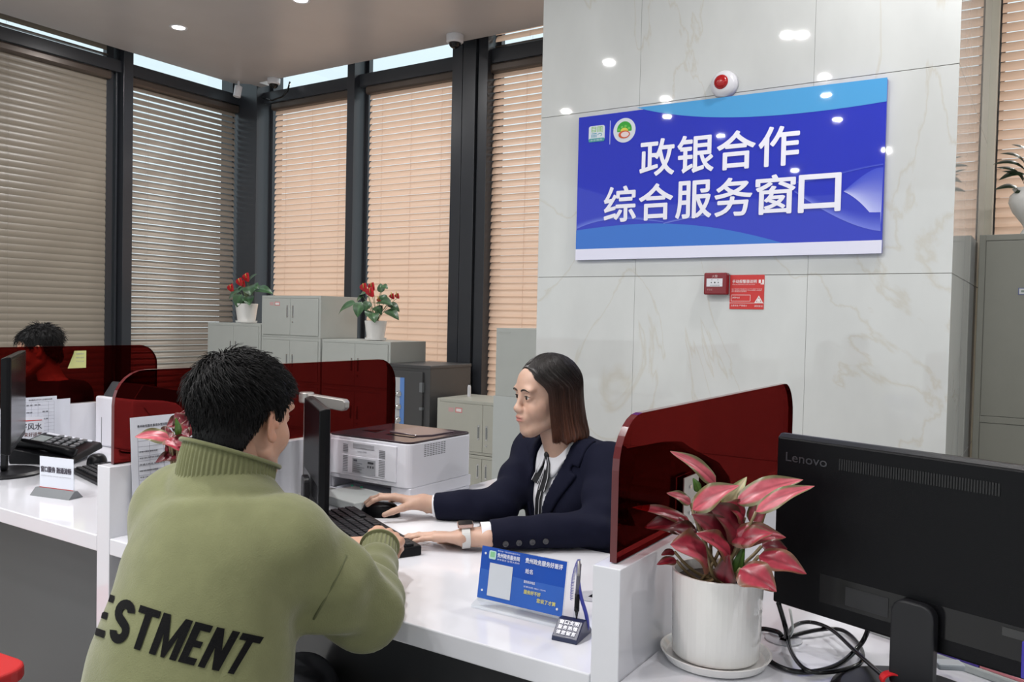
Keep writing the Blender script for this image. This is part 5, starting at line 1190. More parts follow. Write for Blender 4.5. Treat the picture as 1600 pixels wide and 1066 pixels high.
# body below: neck, trunk, arms, legs in one field (hidden by the sweater and trousers)
sh = {'R': V3(-1.035, .945, .938)-MO, 'L': V3(-1.285, .915, .972)-MO}
el = {'R': atd(572, 948, 1.45)-MO, 'L': V3(-1.385, 1.07, .835)-MO}
wr = {'R': atd(593, 862, 1.68)-MO, 'L': atd(512, 862, 1.69)-MO}
pel = V3(-1.13, .78, .54)-MO
def man_body(P, g=0.0):
    d = s_ell(P, pel+V3(0, 0, .02), (.15, .11, .13)); d = smin(d, s_ell(P, V3(-1.13, .82, .74)-MO, (.13, .09, .18)), .08)
    d = smin(d, s_ell(P, V3(-1.15, .88, .88)-MO, (.135, .09, .12)), .08); d = smin(d, s_cone(P, sh['L'], sh['R'], .055, .055), .06)
    d = smin(d, s_cone(P, V3(-1.155, .92, .99)-MO, HM+V3(0, -.02, -.05), .058, .052), .04)
    for s in 'RL': d = smin(d, s_cone(P, sh[s], el[s], .045, .034), .04); d = smin(d, s_cone(P, el[s], wr[s], .034, .022), .02)
    for s in (-1, 1):
        k = pel+V3(s*.13, .40, .0); d = smin(d, s_cone(P, pel+V3(s*.085, 0, -.01), k, .085, .06), .05); d = smin(d, s_cone(P, k, k+V3(0, -.02, -.42), .058, .042), .03)
        d = smin(d, s_cone(P, k+V3(0, -.02, -.44), k+V3(0, .12, -.475), .042, .035), .02)
    return d
ax, P = grid3((-.36, -.20, .03), (.34, .62, 1.14), .014); V, Q = surfnet(ax, man_body(P)); body = [(V, Q, const(V, SKM)), (VH, surfnet, cH)]
ax2, P2 = grid3((-.10, -.125, -.14), (.10, .125, .135), .0026)
Vh, Qh = surfnet(ax2, head_field(P2)); parts = [(V, Q, const(V, SKM)), (put(Vh, RM, HM, HS), Qh, head_colors(Vh, SKM, False))]
cu = [(.65, 1.0, .6), (.7, 1.05, .6), (.75, 1.1, .6), (.8, 1.1, .6)]
# right hand: curled over the left one, on the keyboard edge
fR = atz(572, 838, .83)-MO-wr['R']; fR = V3(-.80, .55, .05)
Vr, Qr = make_hand([(.45, 1.0, .6), (.6, 1.1, .6), (.7, 1.15, .6), (.8, 1.2, .6)], basis((-.42, .90, .02), up=(.35, .1, .93)), wr['R']+V3(-.008, .012, .006), .88, side=1, thumb=(-.35, -.15)); parts.append((Vr, Qr, const(Vr, SKM)))
Vl, Ql = make_hand([(.9, 1.3, .8), (1.0, 1.35, .8), (1.1, 1.35, .8), (1.2, 1.35, .8)], basis((.74, .66, .05), up=(-.15, -.35, .92)), wr['L']+V3(.008, .006, .006), .90, side=-1, thumb=(-.3, .3)); parts.append((Vl, Ql, const(Vl, SKM)))
V, Q, C = merge_parts(parts); bo = mesh_obj('body', V, Q, SKIN, man, col=C)
eyes(man, RM, HM, HS); brows(man, RM, HM, HS)
# hair: cap plus short strands
HAIRK = mat('hair_black', (.0045, .0042, .0045), .5, spec=.2)
def hairline(P):
    """signed: negative where hair grows (local head coordinates)"""
    x, y, z = P[..., 0], P[..., 1], P[..., 2]
    f = .052-.9*np.maximum(0, -(y-.055))                       # front line drops to the temples
    side = np.where(y > -.010, .012+1.1*(y+.010), -.075)
    line = np.where(y > .055, .060, np.where(y > .035, .018+(y-.035)*2.0, np.where(y > .010, -.020, np.where(y > -.028, .020, -.020-(-.028-y)*1.35))))
    return line-z
ax, P = grid3((-.105, -.14, -.12), (.105, .11, .16), .0032)
def man_cap(P):
    z = P[..., 2]; up = np.clip((z+.03)/.09, 0, 1); th = .002+.007*up
    d = smin(s_ell(P, (0, -.018, .042), (.0735, .0925, .081)), s_ell(P, (0, .045, .050), (.052, .040, .045)), .03)-th
    d = smin(d, s_ell(P, (0, -.055, -.045), (.052, .045, .05)), .04)
    d = d-.0022*np.sin(P[..., 0]*210+3*np.sin(P[..., 1]*60))*np.sin(P[..., 1]*190+2*np.sin(z*80))*up
    return smax(d, hairline(P), .006)
F = man_cap(P); V, Q = surfnet(ax, F); cap = mesh_obj('hair', put(V, RM, HM, HS), Q, HAIRK, man)
r_ = np.random.default_rng(5); paths = []; whorl = V3(-.020, -.045, .118)
sel = r_.choice(len(V), 6500)
for i in sel:
    p = V[i]
    if p[2] < -.07 and r_.random() < .5: continue
    nrm = p-V3(0, -.02, .03); nrm /= np.linalg.norm(nrm)
    away = p-whorl; away -= nrm*(away @ nrm); away /= np.linalg.norm(away)+1e-6
    sw = np.cross(nrm, away); up = np.clip((p[2]+.02)/.09, 0, 1); L = (.006+.022*up)*r_.uniform(.7, 1.25); lift = (.10+.16*up)*r_.uniform(.4, 1.3)
    dirv = away*.95+sw*.35*up+r_.normal(size=3)*.16; dirv /= np.linalg.norm(dirv)
    if p[1] > .03 and up > .5: dirv = dirv*.5+V3(.5, .25, .0); L *= .6
    if p[2] < .03: dirv = dirv*.4+V3(0, -.1, -.8)
    paths.append(put(np.array([p-nrm*.003, p+dirv*L*.33+nrm*L*lift*.5, p+dirv*L*.66+nrm*L*lift*.65, p+dirv*L+nrm*L*lift*(.55-.2*up)]), RM, HM, HS))
strands(paths, .0010, 'hair_strands', HAIRK, cap)

# sweater
GRN = (.178, .186, .093)
def mat_knit(name, col):
    m = mat(name, col, .92, sheen=.35, spec=.15, noise=.07, nscale=26); nt = m.node_tree; b = nt.nodes['Principled BSDF']
    b.inputs['Sheen Roughness'].default_value = .4
    tc = nt.nodes.new('ShaderNodeTexCoord'); n = nt.nodes.new('ShaderNodeTexNoise'); n.inputs['Scale'].default_value = 420; n.inputs['Detail'].default_value = 3; nt.links.new(tc.outputs['Object'], n.inputs[0])
    n2 = nt.nodes.new('ShaderNodeTexNoise'); n2.inputs['Scale'].default_value = 60; nt.links.new(tc.outputs['Object'], n2.inputs[0])
    ad = nt.nodes.new('ShaderNodeMath'); ad.operation = 'ADD'; nt.links.new(n.outputs['Fac'], ad.inputs[0]); nt.links.new(n2.outputs['Fac'], ad.inputs[1])
    bp = nt.nodes.new('ShaderNodeBump'); bp.inputs['Strength'].default_value = .45; bp.inputs['Distance'].default_value = .0015; nt.links.new(ad.outputs[0], bp.inputs['Height']); nt.links.new(bp.outputs[0], b.inputs['Normal']); return m
KNIT = mat_knit('green_knit', GRN)
def sweater(P):
    d = s_ell(P, V3(-1.110, .79, .62)-MO, (.184, .138, .28)); d = smin(d, s_ell(P, V3(-1.122, .84, .80)-MO, (.165, .115, .20)), .08)
    d = smin(d, s_ell(P, V3(-1.145, .89, .92)-MO, (.155, .105, .115)), .07)
    d = smin(d, s_cone(P, sh['L']+V3(.02, -.01, 0), sh['R']+V3(-.02, -.01, .0), .072, .075), .05)
    d = smin(d, s_cone(P, V3(-1.160, .905, .965)-MO, V3(-1.176, .918, 1.000)-MO, .095, .080), .05)
    for s in 'RL':
        mid = (sh[s]+el[s])/2+V3(.006 if s == 'R' else -.006, 0, -.012)
        d = smin(d, s_cone(P, sh[s]+V3(0, 0, -.005), mid, .072, .072), .05); d = smin(d, s_cone(P, mid, el[s]+V3(0, 0, -.004), .072, .060), .03)
        w_ = wr[s]; a = el[s]; e2 = a+(w_-a)*.72; d = smin(d, s_cone(P, a, e2+V3(0, 0, .0), .060, .043), .03); d = smin(d, s_cone(P, e2, a+(w_-a)*.84, .042, .032), .015)
    # folds
    w1 = wob(P, 22, 3); w2 = wob(P, 48, 9)
    z = P[..., 2]; low = np.clip((.95-z)/.3, 0, 1)
    d = d+.0055*w1*(.35+low)+.0016*w2+.004*wob(P, 11, 6)
    q = P-el['R'].astype(np.float32); ne = np.exp(-(q*q).sum(-1)/.012); ax_ = (wr['R']-el['R']); ax_ = ax_/np.linalg.norm(ax_); d = d+.006*ne*np.sin((q @ ax_.astype(np.float32))*95+1.5)
    q = P-(V3(-1.03, .99, .87)-MO).astype(np.float32); ne = np.exp(-(q*q).sum(-1)/.010); d = d+.006*ne*np.sin((q @ V3(.5, -.3, .8).astype(np.float32))*85)
    # sunken ring around the collar
    c = (V3(-1.160, .92, 1.02)-MO).astype(np.float32); q = P-c; rad = np.sqrt(q[..., 0]**2+q[..., 1]**2); d = d+.006*np.exp(-((rad-.100)/.010)**2-((q[..., 2]+.005)/.02)**2)
    # the counter edge and top press the sleeve flat, the hem ends at the hips
    d = smax(d, -s_box(P, V3(-1.2, FY+.30, CT-.10)-MO, (.8, .302, .104)), .012)
    return smax(d, (V3(0, 0, .47)[2]-z), .02)
ax, P = grid3((-.44, -.24, .44), (.40, .44, 1.10), .0065); F = sweater(P); V, Q = surfnet(ax, F)
sweat = mesh_obj('sweater', V, Q, KNIT, man, smoothmod=3)
# letters knitted into the back: projected on the sweater surface
bt = np.argwhere(F < 0)
def back_hit(o, d):
    """march to the sweater surface"""
    t = 0.0
    for _ in range(60):
        p = (o+d*t)[None].astype(np.float32); v = float(sweater(p)[0])
        if v < .0008: break
        t += v*.8
        if t > 2: return None
    return o+d*t
KINK = mat('black_knit', (.0055, .0055, .006), .95, spec=.15, bump=.4, bscale=500)
_bv = BVHTree.FromPolygons([tuple(v) for v in V], [tuple(map(int, q)) for q in Q])
def wrap_text(body, pts, name, m):
    """pts: corners (lower left, lower right, upper right, upper left) as sight points on the back; fine quads pushed onto the cloth"""
    import bmesh
    ST = .235
    def sarc(cx, cy, r, a0, a1, n=10): return [(cx+r*1.0*math.cos(a), cy+r*1.05*math.sin(a)) for a in np.linspace(a0, a1, n)]
    LET = {'E': (.56, [[(0, 0), (ST, 0), (ST, 1), (0, 1)], [(ST, 0), (.52, 0), (.52, .17), (ST, .17)], [(ST, .42), (.46, .42), (.46, .58), (ST, .58)], [(ST, .83), (.52, .83), (.52, 1), (ST, 1)]]),
           'T': (.62, [[(.21, 0), (.41, 0), (.41, .83), (.21, .83)], [(0, .83), (.62, .83), (.62, 1), (0, 1)]]),
           'M': (.86, [[(0, 0), (ST*.9, 0), (ST*.9, .62), (ST*.9, 1), (0, 1)], [(.86-ST*.9, 0), (.86, 0), (.86, 1), (.86-ST*.9, 1)], [(ST*.9, 1), (ST*.9, .55), (.37, .0), (.43, 0), (.43, .38)], [(.43, .38), (.43, 0), (.49, .0), (.86-ST*.9, .55), (.86-ST*.9, 1)]]),
           'N': (.68, [[(0, 0), (ST*.95, 0), (ST*.95, 1), (0, 1)], [(.68-ST*.95, 0), (.68, 0), (.68, 1), (.68-ST*.95, 1)], [(ST*.95, 1), (ST*.95, .52), (.68-ST*.95, 0), (.68-ST*.95, .48)]]),
           'S': (.58, [])}
    r1, r2 = .285, .075
    top = sarc(.285, .72, r1, .15, math.pi*1.35, 14); topi = sarc(.285, .72, r2, .15, math.pi*1.35, 14)
    Sp = [[top[k], top[k+1], topi[k+1], topi[k]] for k in range(13)]
    bot = sarc(.285, .28, r1, math.pi+.15, math.pi*2.35, 14); boti = sarc(.285, .28, r2, math.pi+.15, math.pi*2.35, 14)
    Sp += [[bot[k], bot[k+1], boti[k+1], boti[k]] for k in range(13)]
    Sp += [[top[-1], bot[-1], boti[-1], topi[-1]]] if False else [[top[-1], topi[-1], bot[-1], boti[-1]]]
    LET['S'] = (.57, Sp)
    bm = bmesh.new(); x = 0
    for ch in body:
        w0, polys = LET[ch]
        for P_ in polys:
            try: bm.faces.new([bm.verts.new((x+a, b, 0)) for a, b in P_])
            except ValueError: pass
        x += w0+.07
    lo, hi = (0, 0), (x-.07, 1)
    bmesh.ops.triangulate(bm, faces=bm.faces)
    for _ in range(3):
        lng = [e for e in bm.edges if e.calc_length() > .10]
        if lng: bmesh.ops.subdivide_edges(bm, edges=lng, cuts=1); bmesh.ops.triangulate(bm, faces=bm.faces)
    Vt = []; (ll, lr, ur, ul) = [np.array(p, float) for p in pts]
    eye = Vector(tuple(EYE-MO)); missed = []
    for v in bm.verts:
        u = (v.co[0]-lo[0])/(hi[0]-lo[0]); w2_ = (v.co[1]-lo[1])/(hi[1]-lo[1])
        px = (1-u)*(1-w2_)*ll+u*(1-w2_)*lr+u*w2_*ur+(1-u)*w2_*ul
        bow = 6*math.sin(math.pi*u); d = Vector(tuple(ray(px[0], px[1]+bow))).normalized(); hit = _bv.ray_cast(eye, d)
        if hit[0] is None:
            near = _bv.find_nearest(eye+d*1.30)
            for _q in range(4): near = _bv.find_nearest(eye+d*((near[0]-eye).dot(d)))
            p_, n_ = near[0], near[1]
        else: p_, n_ = hit[0], hit[1]
        if n_.dot(d) > 0: n_ = -n_
        Vt.append(tuple(p_+n_*.0015)); missed.append(hit[0] is None)
    bm.faces.ensure_lookup_table(); Fs = [tuple(v.index for v in f.verts) for f in bm.faces if sum(missed[v.index] for v in f.verts) == 0]; bm.free()
    mb = MB(); mb.add(Vt, Fs); return mb.build(name, m, man, smooth=True)
cr6 = lambda x, y: (100+x/2.625, 660+y/2.625)
wrap_text('ESTMENT', [cr6(100, 862), cr6(722, 1040), cr6(818, 882), cr6(140, 688)], 'lettering', KINK).parent = sweat
sm = MB(); sp_ = []
for q in ((541, 868), (532, 890), (520, 915), (506, 940), (490, 968), (474, 995), (464, 1014)):
    h_ = _bv.ray_cast(Vector(tuple(EYE-MO)), Vector(tuple(ray(*q))).normalized())
    if h_[0] is not None: sp_.append(np.array(h_[0]))
if len(sp_) > 3: sm.tube(sp_, .0021, 6); sm.build('armhole_seam', mat('seam_green', (.10, .11, .05), .95), sweat, smooth=True)
# ribbed collar with a rolled rim
def ribbed(name, c0, c1, R0, R1, r0, r1, n_ribs, mid=None, par=None, roll=.004, depth=.0016, el_=(1, 1)):
    G = []; N = n_ribs*6; rows = 14
    for i in range(rows+1):
        t = i/rows; c = c0*(1-t)+c1*t
        if mid is not None: c = c+mid*4*t*(1-t)
        A = R0*(1-t)+R1*t; rr = r0*(1-t)+r1*t+ (.35*(r0-r1))*((1-t)**3-(1-t)); row = []
        for k in range(N):
            a = 2*math.pi*k/N; q = rr+depth*math.cos(a*n_ribs)*(1 if i < rows-1 else .3)
            row.append(c+A[:, 0]*q*math.cos(a)*el_[0]+A[:, 1]*q*math.sin(a)*el_[1])
        G.append(row)
    for j in range(1, 7):     # roll over
        b = j/6*4.0; row = []
        for k in range(N):
            a = 2*math.pi*k/N; q = r1+roll*(1-math.cos(b))*.9; row.append(c1+R1[:, 0]*q*math.cos(a)*el_[0]+R1[:, 1]*q*math.sin(a)*el_[1]+R1[:, 2]*roll*math.sin(b)*.9)
        G.append(row)
    for j in range(8):          # inside wall
        t = 1-j/8*.8; c = c0*(1-t)+c1*t; A = R0*(1-t)+R1*t; q = (r0*(1-t)+r1*t)-.006
        G.append([c+A[:, 0]*q*math.cos(2*math.pi*k/N)*el_[0]+A[:, 1]*q*math.sin(2*math.pi*k/N)*el_[1] for k in range(N)])
    mb = MB(); mb.grid(G, closed_u=True); return mb.build(name, KNIT, par, smooth=True)
Rb0 = basis((0, 1, -.25)); Rb1 = basis((0.10, 1, -.40))
ribbed('collar', V3(-1.172, .915, .985)-MO, V3(-1.183, .940, 1.075)-MO, Rb0, Rb1, .083, .081, 58, par=sweat, roll=.0045, el_=(.96, 1.02), mid=V3(0, -.004, 0))
for s in 'RL':
    a = el[s]+(wr[s]-el[s])*.76; b = wr[s]+V3(0, 0, .010); ax_ = (b-a)/np.linalg.norm(b-a); Rr = basis(ax_); Rc = np.stack([Rr[:, 0], Rr[:, 2], Rr[:, 1]], 1)
    ribbed('cuff', a, b, Rc, Rc, .038, .0345, 26, par=sweat, roll=.0035, depth=.0016)
# trousers and shoes
def legs(P):
    d = s_ell(P, pel+V3(0, -.01, .0), (.185, .14, .12))
    for s in (-1, 1):
        k = pel+V3(s*.13, .40, .0); d = smin(d, s_cone(P, pel+V3(s*.09, 0, -.01), k, .10, .075), .05); d = smin(d, s_cone(P, k, k+V3(0, -.02, -.40), .076, .062), .03)
    return d+.003*wob(P, 30, 4)
ax, P = grid3((-.34, -.20, .05), (.36, .55, .70), .011); V, Q = surfnet(ax, legs(P)); mesh_obj('trousers', V, Q, mat('dark_trousers', (.02, .022, .028), .8), man, smoothmod=2)
for s in (-1, 1):
    k = pel+V3(s*.13, .38, -.47); ax, P = grid3(k-V3(.06, .12, .06), k+V3(.06, .21, .09), .007)
    F = smax(smin(s_ell(P, k+V3(0, .06, -.01), (.046, .13, .05)), s_cone(P, k+V3(0, -.02, .0), k+V3(0, -.01, .06), .045, .045), .03), -(P[..., 2]-.008), .006); V, Q = surfnet(ax, F); mesh_obj('shoe', V, Q, BLACK, man)
# stool under him
t = thing('stool', 'grey customer chair under the man in the green sweater', 'chair', (-1.13, .76, 0))
mb = MB(); mb.prism(rrect(-.21, .21, -.20, .20, .06), (0, 0, .385), (1, 0, 0), (0, 1, 0), (0, 0, 1), .03); mb.build('seat', mat('stool_grey', (.12, .12, .13), .6), t, bevel=.008, seg=3)
for a in (-1, 1):
    for b in (-1, 1): MB().tube([(a*.16, b*.15, .385), (a*.19, b*.18, 0)], .012, 8).build('leg', CHROME, t, smooth=True)
# ================================================================ THE CLERK
CO = V3(-1.10, 2.03, 0)
clerk = thing('person', 'person with a brown chin-length bob in a navy jacket and white shirt, behind the counter', 'person', tuple(CO))
HC = V3(-1.150, 1.955, 1.106)-CO; fH = V3(math.cos(math.radians(-121)), math.sin(math.radians(-121)), -.06); RC = basis(fH, roll=.0); HSC = .90
fT = V3(math.cos(math.radians(-112)), math.sin(math.radians(-112)), -.14); RT = basis(fT); rT, uT = RT[:, 0], RT[:, 2]; fT = RT[:, 1]
SC_ = V3(-1.115, 2.035, .945)-CO
csh = {'R': SC_+rT*.165+V3(0, 0, -.012), 'L': SC_-rT*.165+V3(0, 0, -.012)}
cel = {'R': V3(-1.245, 1.895, .812)-CO, 'L': V3(-.915, 1.825, .808)-CO}
cwr = {'R': V3(-1.425, 1.790, .796)-CO, 'L': V3(-1.155, 1.612, .793)-CO}
cpel = V3(-1.05, 2.13, .55)-CO
def clerk_body(P):
    d = s_ell(P, cpel, (.16, .12, .12)); d = smin(d, s_ell(P, V3(-1.072, 2.10, .74)-CO, (.10, .07, .16)), .08); d = smin(d, s_ell(P, SC_+V3(.015, .02, -.09), (.11, .06, .11), RT), .05)
    d = smin(d, s_cone(P, csh['L'], csh['R'], .04, .04), .05)
    d = smin(d, s_cone(P, SC_+V3(0, 0, .01), HC+RC @ V3(0, -.012, -.06), .046, .046), .035)
    for s in 'RL': d = smin(d, s_cone(P, csh[s], cel[s], .038, .03), .03); d = smin(d, s_cone(P, cel[s], cwr[s], .032, .022), .02)
    for s in (-1, 1):
        k = cpel+V3(s*.09-.1, -.38, 0); d = smin(d, s_cone(P, cpel+V3(s*.08, 0, -.01), k, .075, .055), .05); d = smin(d, s_cone(P, k, k+V3(0, .02, -.44), .05, .034), .03); d = smin(d, s_cone(P, k+V3(0, .02, -.48), k+V3(0, -.10, -.51), .035, .03), .02)
    return d
ax, P = grid3((-.42, -.50, .02), (.28, .24, 1.10), .013); V, Q = surfnet(ax, clerk_body(P)); parts = [(V, Q, const(V, SKF))]
ax, P = grid3((-.10, -.125, -.14), (.10, .125, .135), .0024); Vh, Qh = surfnet(ax, head_field(P, True)); parts.append((put(Vh, RC, HC, HSC), Qh, head_colors(Vh, SKF, True)))
ax, P = grid3((-.06, -.08, -.20), (.06, .06, .0), .004); Fn = s_cone(P, (0, -.014, -.06), (0, -.045, -.17), .047, .050); Vn, Qn = surfnet(ax, Fn); parts.append((put(Vn, RC, HC, HSC), Qn, const(Vn, SKF)))
# hands
dR = V3(-1.0, -.40, .0); dL = V3(-.93, -.36, -.02)
hR = cwr['R']+V3(-.008, -.004, .010)
Vr, Qr = make_hand([(.20, .34, .28), (.12, .34, .30), (.14, .36, .32), (.30, .45, .4)], basis((-.93, -.36, .10), up=(.0, .25, 1)), hR, .90, side=1, spread=.03, thumb=(.15, .42)); parts.append((Vr, Qr, const(Vr, SKF)))
Vl, Ql = make_hand([(.04, .12, .06), (.03, .10, .08), (.05, .12, .10), (.10, .18, .12)], basis((-.93, -.36, -.05), up=(.05, .2, 1)), cwr['L']+V3(-.004, -.002, -.002), .90, side=-1, spread=.015, thumb=(-.15, .18)); parts.append((Vl, Ql, const(Vl, SKF)))
V, Q, C = merge_parts(parts); mesh_obj('body', V, Q, SKIN, clerk, col=C)
eyes(clerk, RC, HC, HSC, .0); brows(clerk, RC, HC, HSC, 'brow_soft', True)
# shirt
def chest(P): 
    q = P-SC_.astype(np.float32); return q @ rT.astype(np.float32), q @ fT.astype(np.float32), q @ uT.astype(np.float32)
def torso(P, g):
    d = s_ell(P, V3(-1.10, 2.055, .72)-CO, (.145+g, .115+g, .19), RT); d = smin(d, s_ell(P, SC_+V3(.012, .015, -.095), (.145+g, .100+g, .135), RT), .06)
    d = smin(d, s_ell(P, SC_-uT*.125+fT*.045, (.115+g, .055+g, .06), RT), .05)
    d = smin(d, s_cone(P, csh['L'], csh['R'], .045+g, .045+g), .05)
    d = smin(d, s_cone(P, SC_+V3(0, 0, -.01), SC_+V3(-.008, -.015, .035), .062+g*.3, .050+g*.2), .03); return d
ax, P = grid3((-.36, -.30, .50), (.26, .30, 1.04), .0065)
F = torso(P, .0); cr_, cf_, cu_ = chest(P); F = smax(F, cu_-.052, .006); V, Q = surfnet(ax, F); shirt = mesh_obj('shirt', V, Q, mat('shirt_white', (.72, .72, .76), .7), clerk, smoothmod=2)
# jacket with a V opening, sleeves, lapels
def jacket_torso(P, g=.016): return torso(P, g)+.0032*wob(P, 38, 21)+.0012*wob(P, 80, 22)
def jacket_sleeves(P):
    d = None
    for s in 'RL':
        mid = (csh[s]+cel[s])/2+V3(0, 0, -.012); c1_ = s_cone(P, csh[s]+V3(0, 0, .0), mid, .060, .054); d = c1_ if d is None else np.minimum(d, c1_); d = smin(d, s_cone(P, mid, cel[s], .054, .049), .025)
        w_ = cwr[s]-cel[s]; l_ = np.linalg.norm(w_); w_ = w_/l_; d = smin(d, smax(s_cone(P, cel[s], cwr[s], .049, .036), (P-cel[s].astype(np.float32)) @ w_.astype(np.float32)-l_*(.84 if s == 'L' else .90), .003), .012)
    d = d+.0032*wob(P, 38, 21)+.0012*wob(P, 80, 22)
    for s in 'RL':
        q = P-cel[s].astype(np.float32); ne = np.exp(-(q*q).sum(-1)/.010); a_ = (csh[s]-cel[s])/np.linalg.norm(csh[s]-cel[s]); d = d+.0045*ne*np.sin((q @ a_.astype(np.float32))*100+1)
        c_ = (csh[s]+(cel[s]-csh[s])*.45); q = P-c_.astype(np.float32); ne = np.exp(-(q*q).sum(-1)/.012); d = d+.003*ne*np.sin((q @ V3(.4, .5, .8).astype(np.float32))*80)
    return d
ax, P = grid3((-.42, -.48, .50), (.30, .30, 1.03), .0058)
full = jacket_torso(P); cr_, cf_, cu_ = chest(P)
# V opening: between the lapel edges, front side only
vw = np.clip((cu_+.235)*.30, -.01, .075)
op = np.maximum(np.maximum(np.abs(cr_)-vw, -cf_), -(cu_+.235))
F = smin(smax(full, -op, .003), jacket_sleeves(P), .022)
F = np.maximum(F, -smax(smax(torso(P, .004), -1.0*(cu_+.30), .01), cu_-.06, .01)*1.0) if False else F
neck = s_cone(P, SC_+V3(-.004, -.006, -.02), SC_+V3(-.012, -.02, .10), .056, .058); F = smax(F, -neck, .004)
F = smax(F, -s_box(P, V3(-1.2, FY+.315, CT-.10)-CO, (.8, .318, .103)), .010)
NAV = mat('navy_cloth', (.0034, .0042, .0155), .85, sheen=.0, bump=.3, bscale=900, spec=.18)
V, Q = surfnet(ax, F); jack = mesh_obj('jacket', V, Q, NAV, clerk, smoothmod=2)
# lapels: thicker strips following the opening
ax, P = grid3((-.20, -.26, .66), (.14, .16, 1.03), .0045); full = jacket_torso(P); cr_, cf_, cu_ = chest(P)
for sg in (-1, 1):
    x = cr_*sg; vw = np.clip((cu_+.235)*.30, 0, .075); wl = np.clip((cu_+.235)*.26, 0, .052)*np.where(cu_ < -.02, 1, np.clip(1-(cu_+.02)*2, .4, 1)); notch = np.maximum(-(cu_+.005+.4*(x-vw)), (cu_-.012+.4*(x-vw))); 
    lp = np.maximum.reduce([vw-.004-x, x-(vw+wl), -cf_+.0, -(cu_+.23), cu_-.055])
    lp = np.maximum(lp, -np.maximum(notch, -(x-(vw+wl*.55))))
    F = np.maximum(np.maximum(full-.0065, -(full+.004)), lp); 
    V, Q = surfnet(ax, F); mesh_obj('lapel', V, Q, NAV, jack, smoothmod=2)
# shirt collar points, ribbon tie
ax, P = grid3((-.16, -.24, .72), (.12, .12, 1.05), .0036); ts = torso(P, 0.0); cr_, cf_, cu_ = chest(P)
nc = SC_+V3(-.010, -.014, .030)
for sg in (-1, 1):
    G = []
    for i in range(25):
        th = math.radians(4+104*i/24); row = []
        pt = .040*math.exp(-((th-.40)/.30)**2)
        for v in np.linspace(0, 1, 6):
            R_ = .058+.024*v**.8+.010*pt/.04*v; z_ = .022-.030*math.cos(th)*.9-(.030+pt)*v
            row.append(nc+rT*sg*math.sin(th)*R_+fT*math.cos(th)*R_+uT*z_)
        row += [q-(fT*math.cos(th)+rT*sg*math.sin(th))*.003 for q in row[::-1]]
        G.append(row)
    mb = MB(); mb.grid(G, closed_u=True); mb.add(G[0], [tuple(range(12))]); mb.build('collar', mat('shirt_white'), shirt, smooth=True)
V, Q = surfnet(ax, np.maximum(np.abs(s_cone(P, SC_+V3(-.004, -.006, -.02), SC_+V3(-.012, -.02, .075), .054, .050))-.003, np.maximum(cu_-.062, -(cu_-.01)))); mesh_obj('collar_band', V, Q, mat('shirt_white'), shirt, smoothmod=2)
RIB = mat('ribbon_black', (.006, .006, .008), .55); RIBW = mat('ribbon_edge', (.55, .55, .58), .5)
def chest_pt(a, c, off=.006):
    """point on the shirt at chest coordinates (a right, c up)"""
    o = SC_+rT*a+uT*c+fT*.35; t = 0
    for _ in range(50):
        v = float(torso((o-fT*t)[None].astype(np.float32), 0.0)[0])
        if v < off: break
        t += max(v-off, .0008)*.9
    return o-fT*t
def ribbon(pts, w, name, m, off=.007, edge=True):
    G = []; G2 = [[], []]
    P_ = [chest_pt(a, c, off) for a, c in pts]
    for i, (a, c) in enumerate(pts):
        a2, c2 = pts[min(i+1, len(pts)-1)]; a1, c1 = pts[max(i-1, 0)]; d = np.array([a2-a1, c2-c1]); d /= np.linalg.norm(d); n_ = np.array([-d[1], d[0]]); ww = w*(.45+.55*min(1, i/2))
        row = []
        for k in range(5): q = (k/4-.5)*ww; row.append(P_[i]+rT*n_[0]*q+uT*n_[1]*q+fT*(.002*(1-(2*k/4-1)**2)))
        G.append(row+[p-fT*.0012 for p in row[::-1]])
        for e_, q in ((0, -.40*ww), (1, .40*ww)): G2[e_].append([P_[i]+rT*n_[0]*(q+z_)+uT*n_[1]*(q+z_)+fT*.0026 for z_ in (-.0010, .0010)])
    mb = MB(); mb.grid(G, closed_u=True); r = mb.build(name, m, shirt, smooth=True)
    if edge: 
        mb = MB(); mb.grid(G2[0]); mb.grid(G2[1]); mb.build('stripe', RIBW, r)
    return r
ribbon([(.0, .018), (.012, -.005), (.024, -.035), (.034, -.062)], .030, 'ribbon_bow', RIB)
ribbon([(-.0, .018), (-.004, -.02), (-.002, -.06), (.002, -.10), (.004, -.14), (.003, -.18)], .022, 'ribbon_tail', RIB, .0075)
ribbon([(.004, .016), (-.010, -.01), (-.016, -.04), (-.014, -.075)], .028, 'ribbon_bow', RIB, .011)
mb = MB(); k_ = chest_pt(.0, .014, .010); mb.sphere(tuple(k_), (.010, .009, .010), 14); mb.build('ribbon_knot', RIB, shirt, smooth=True)
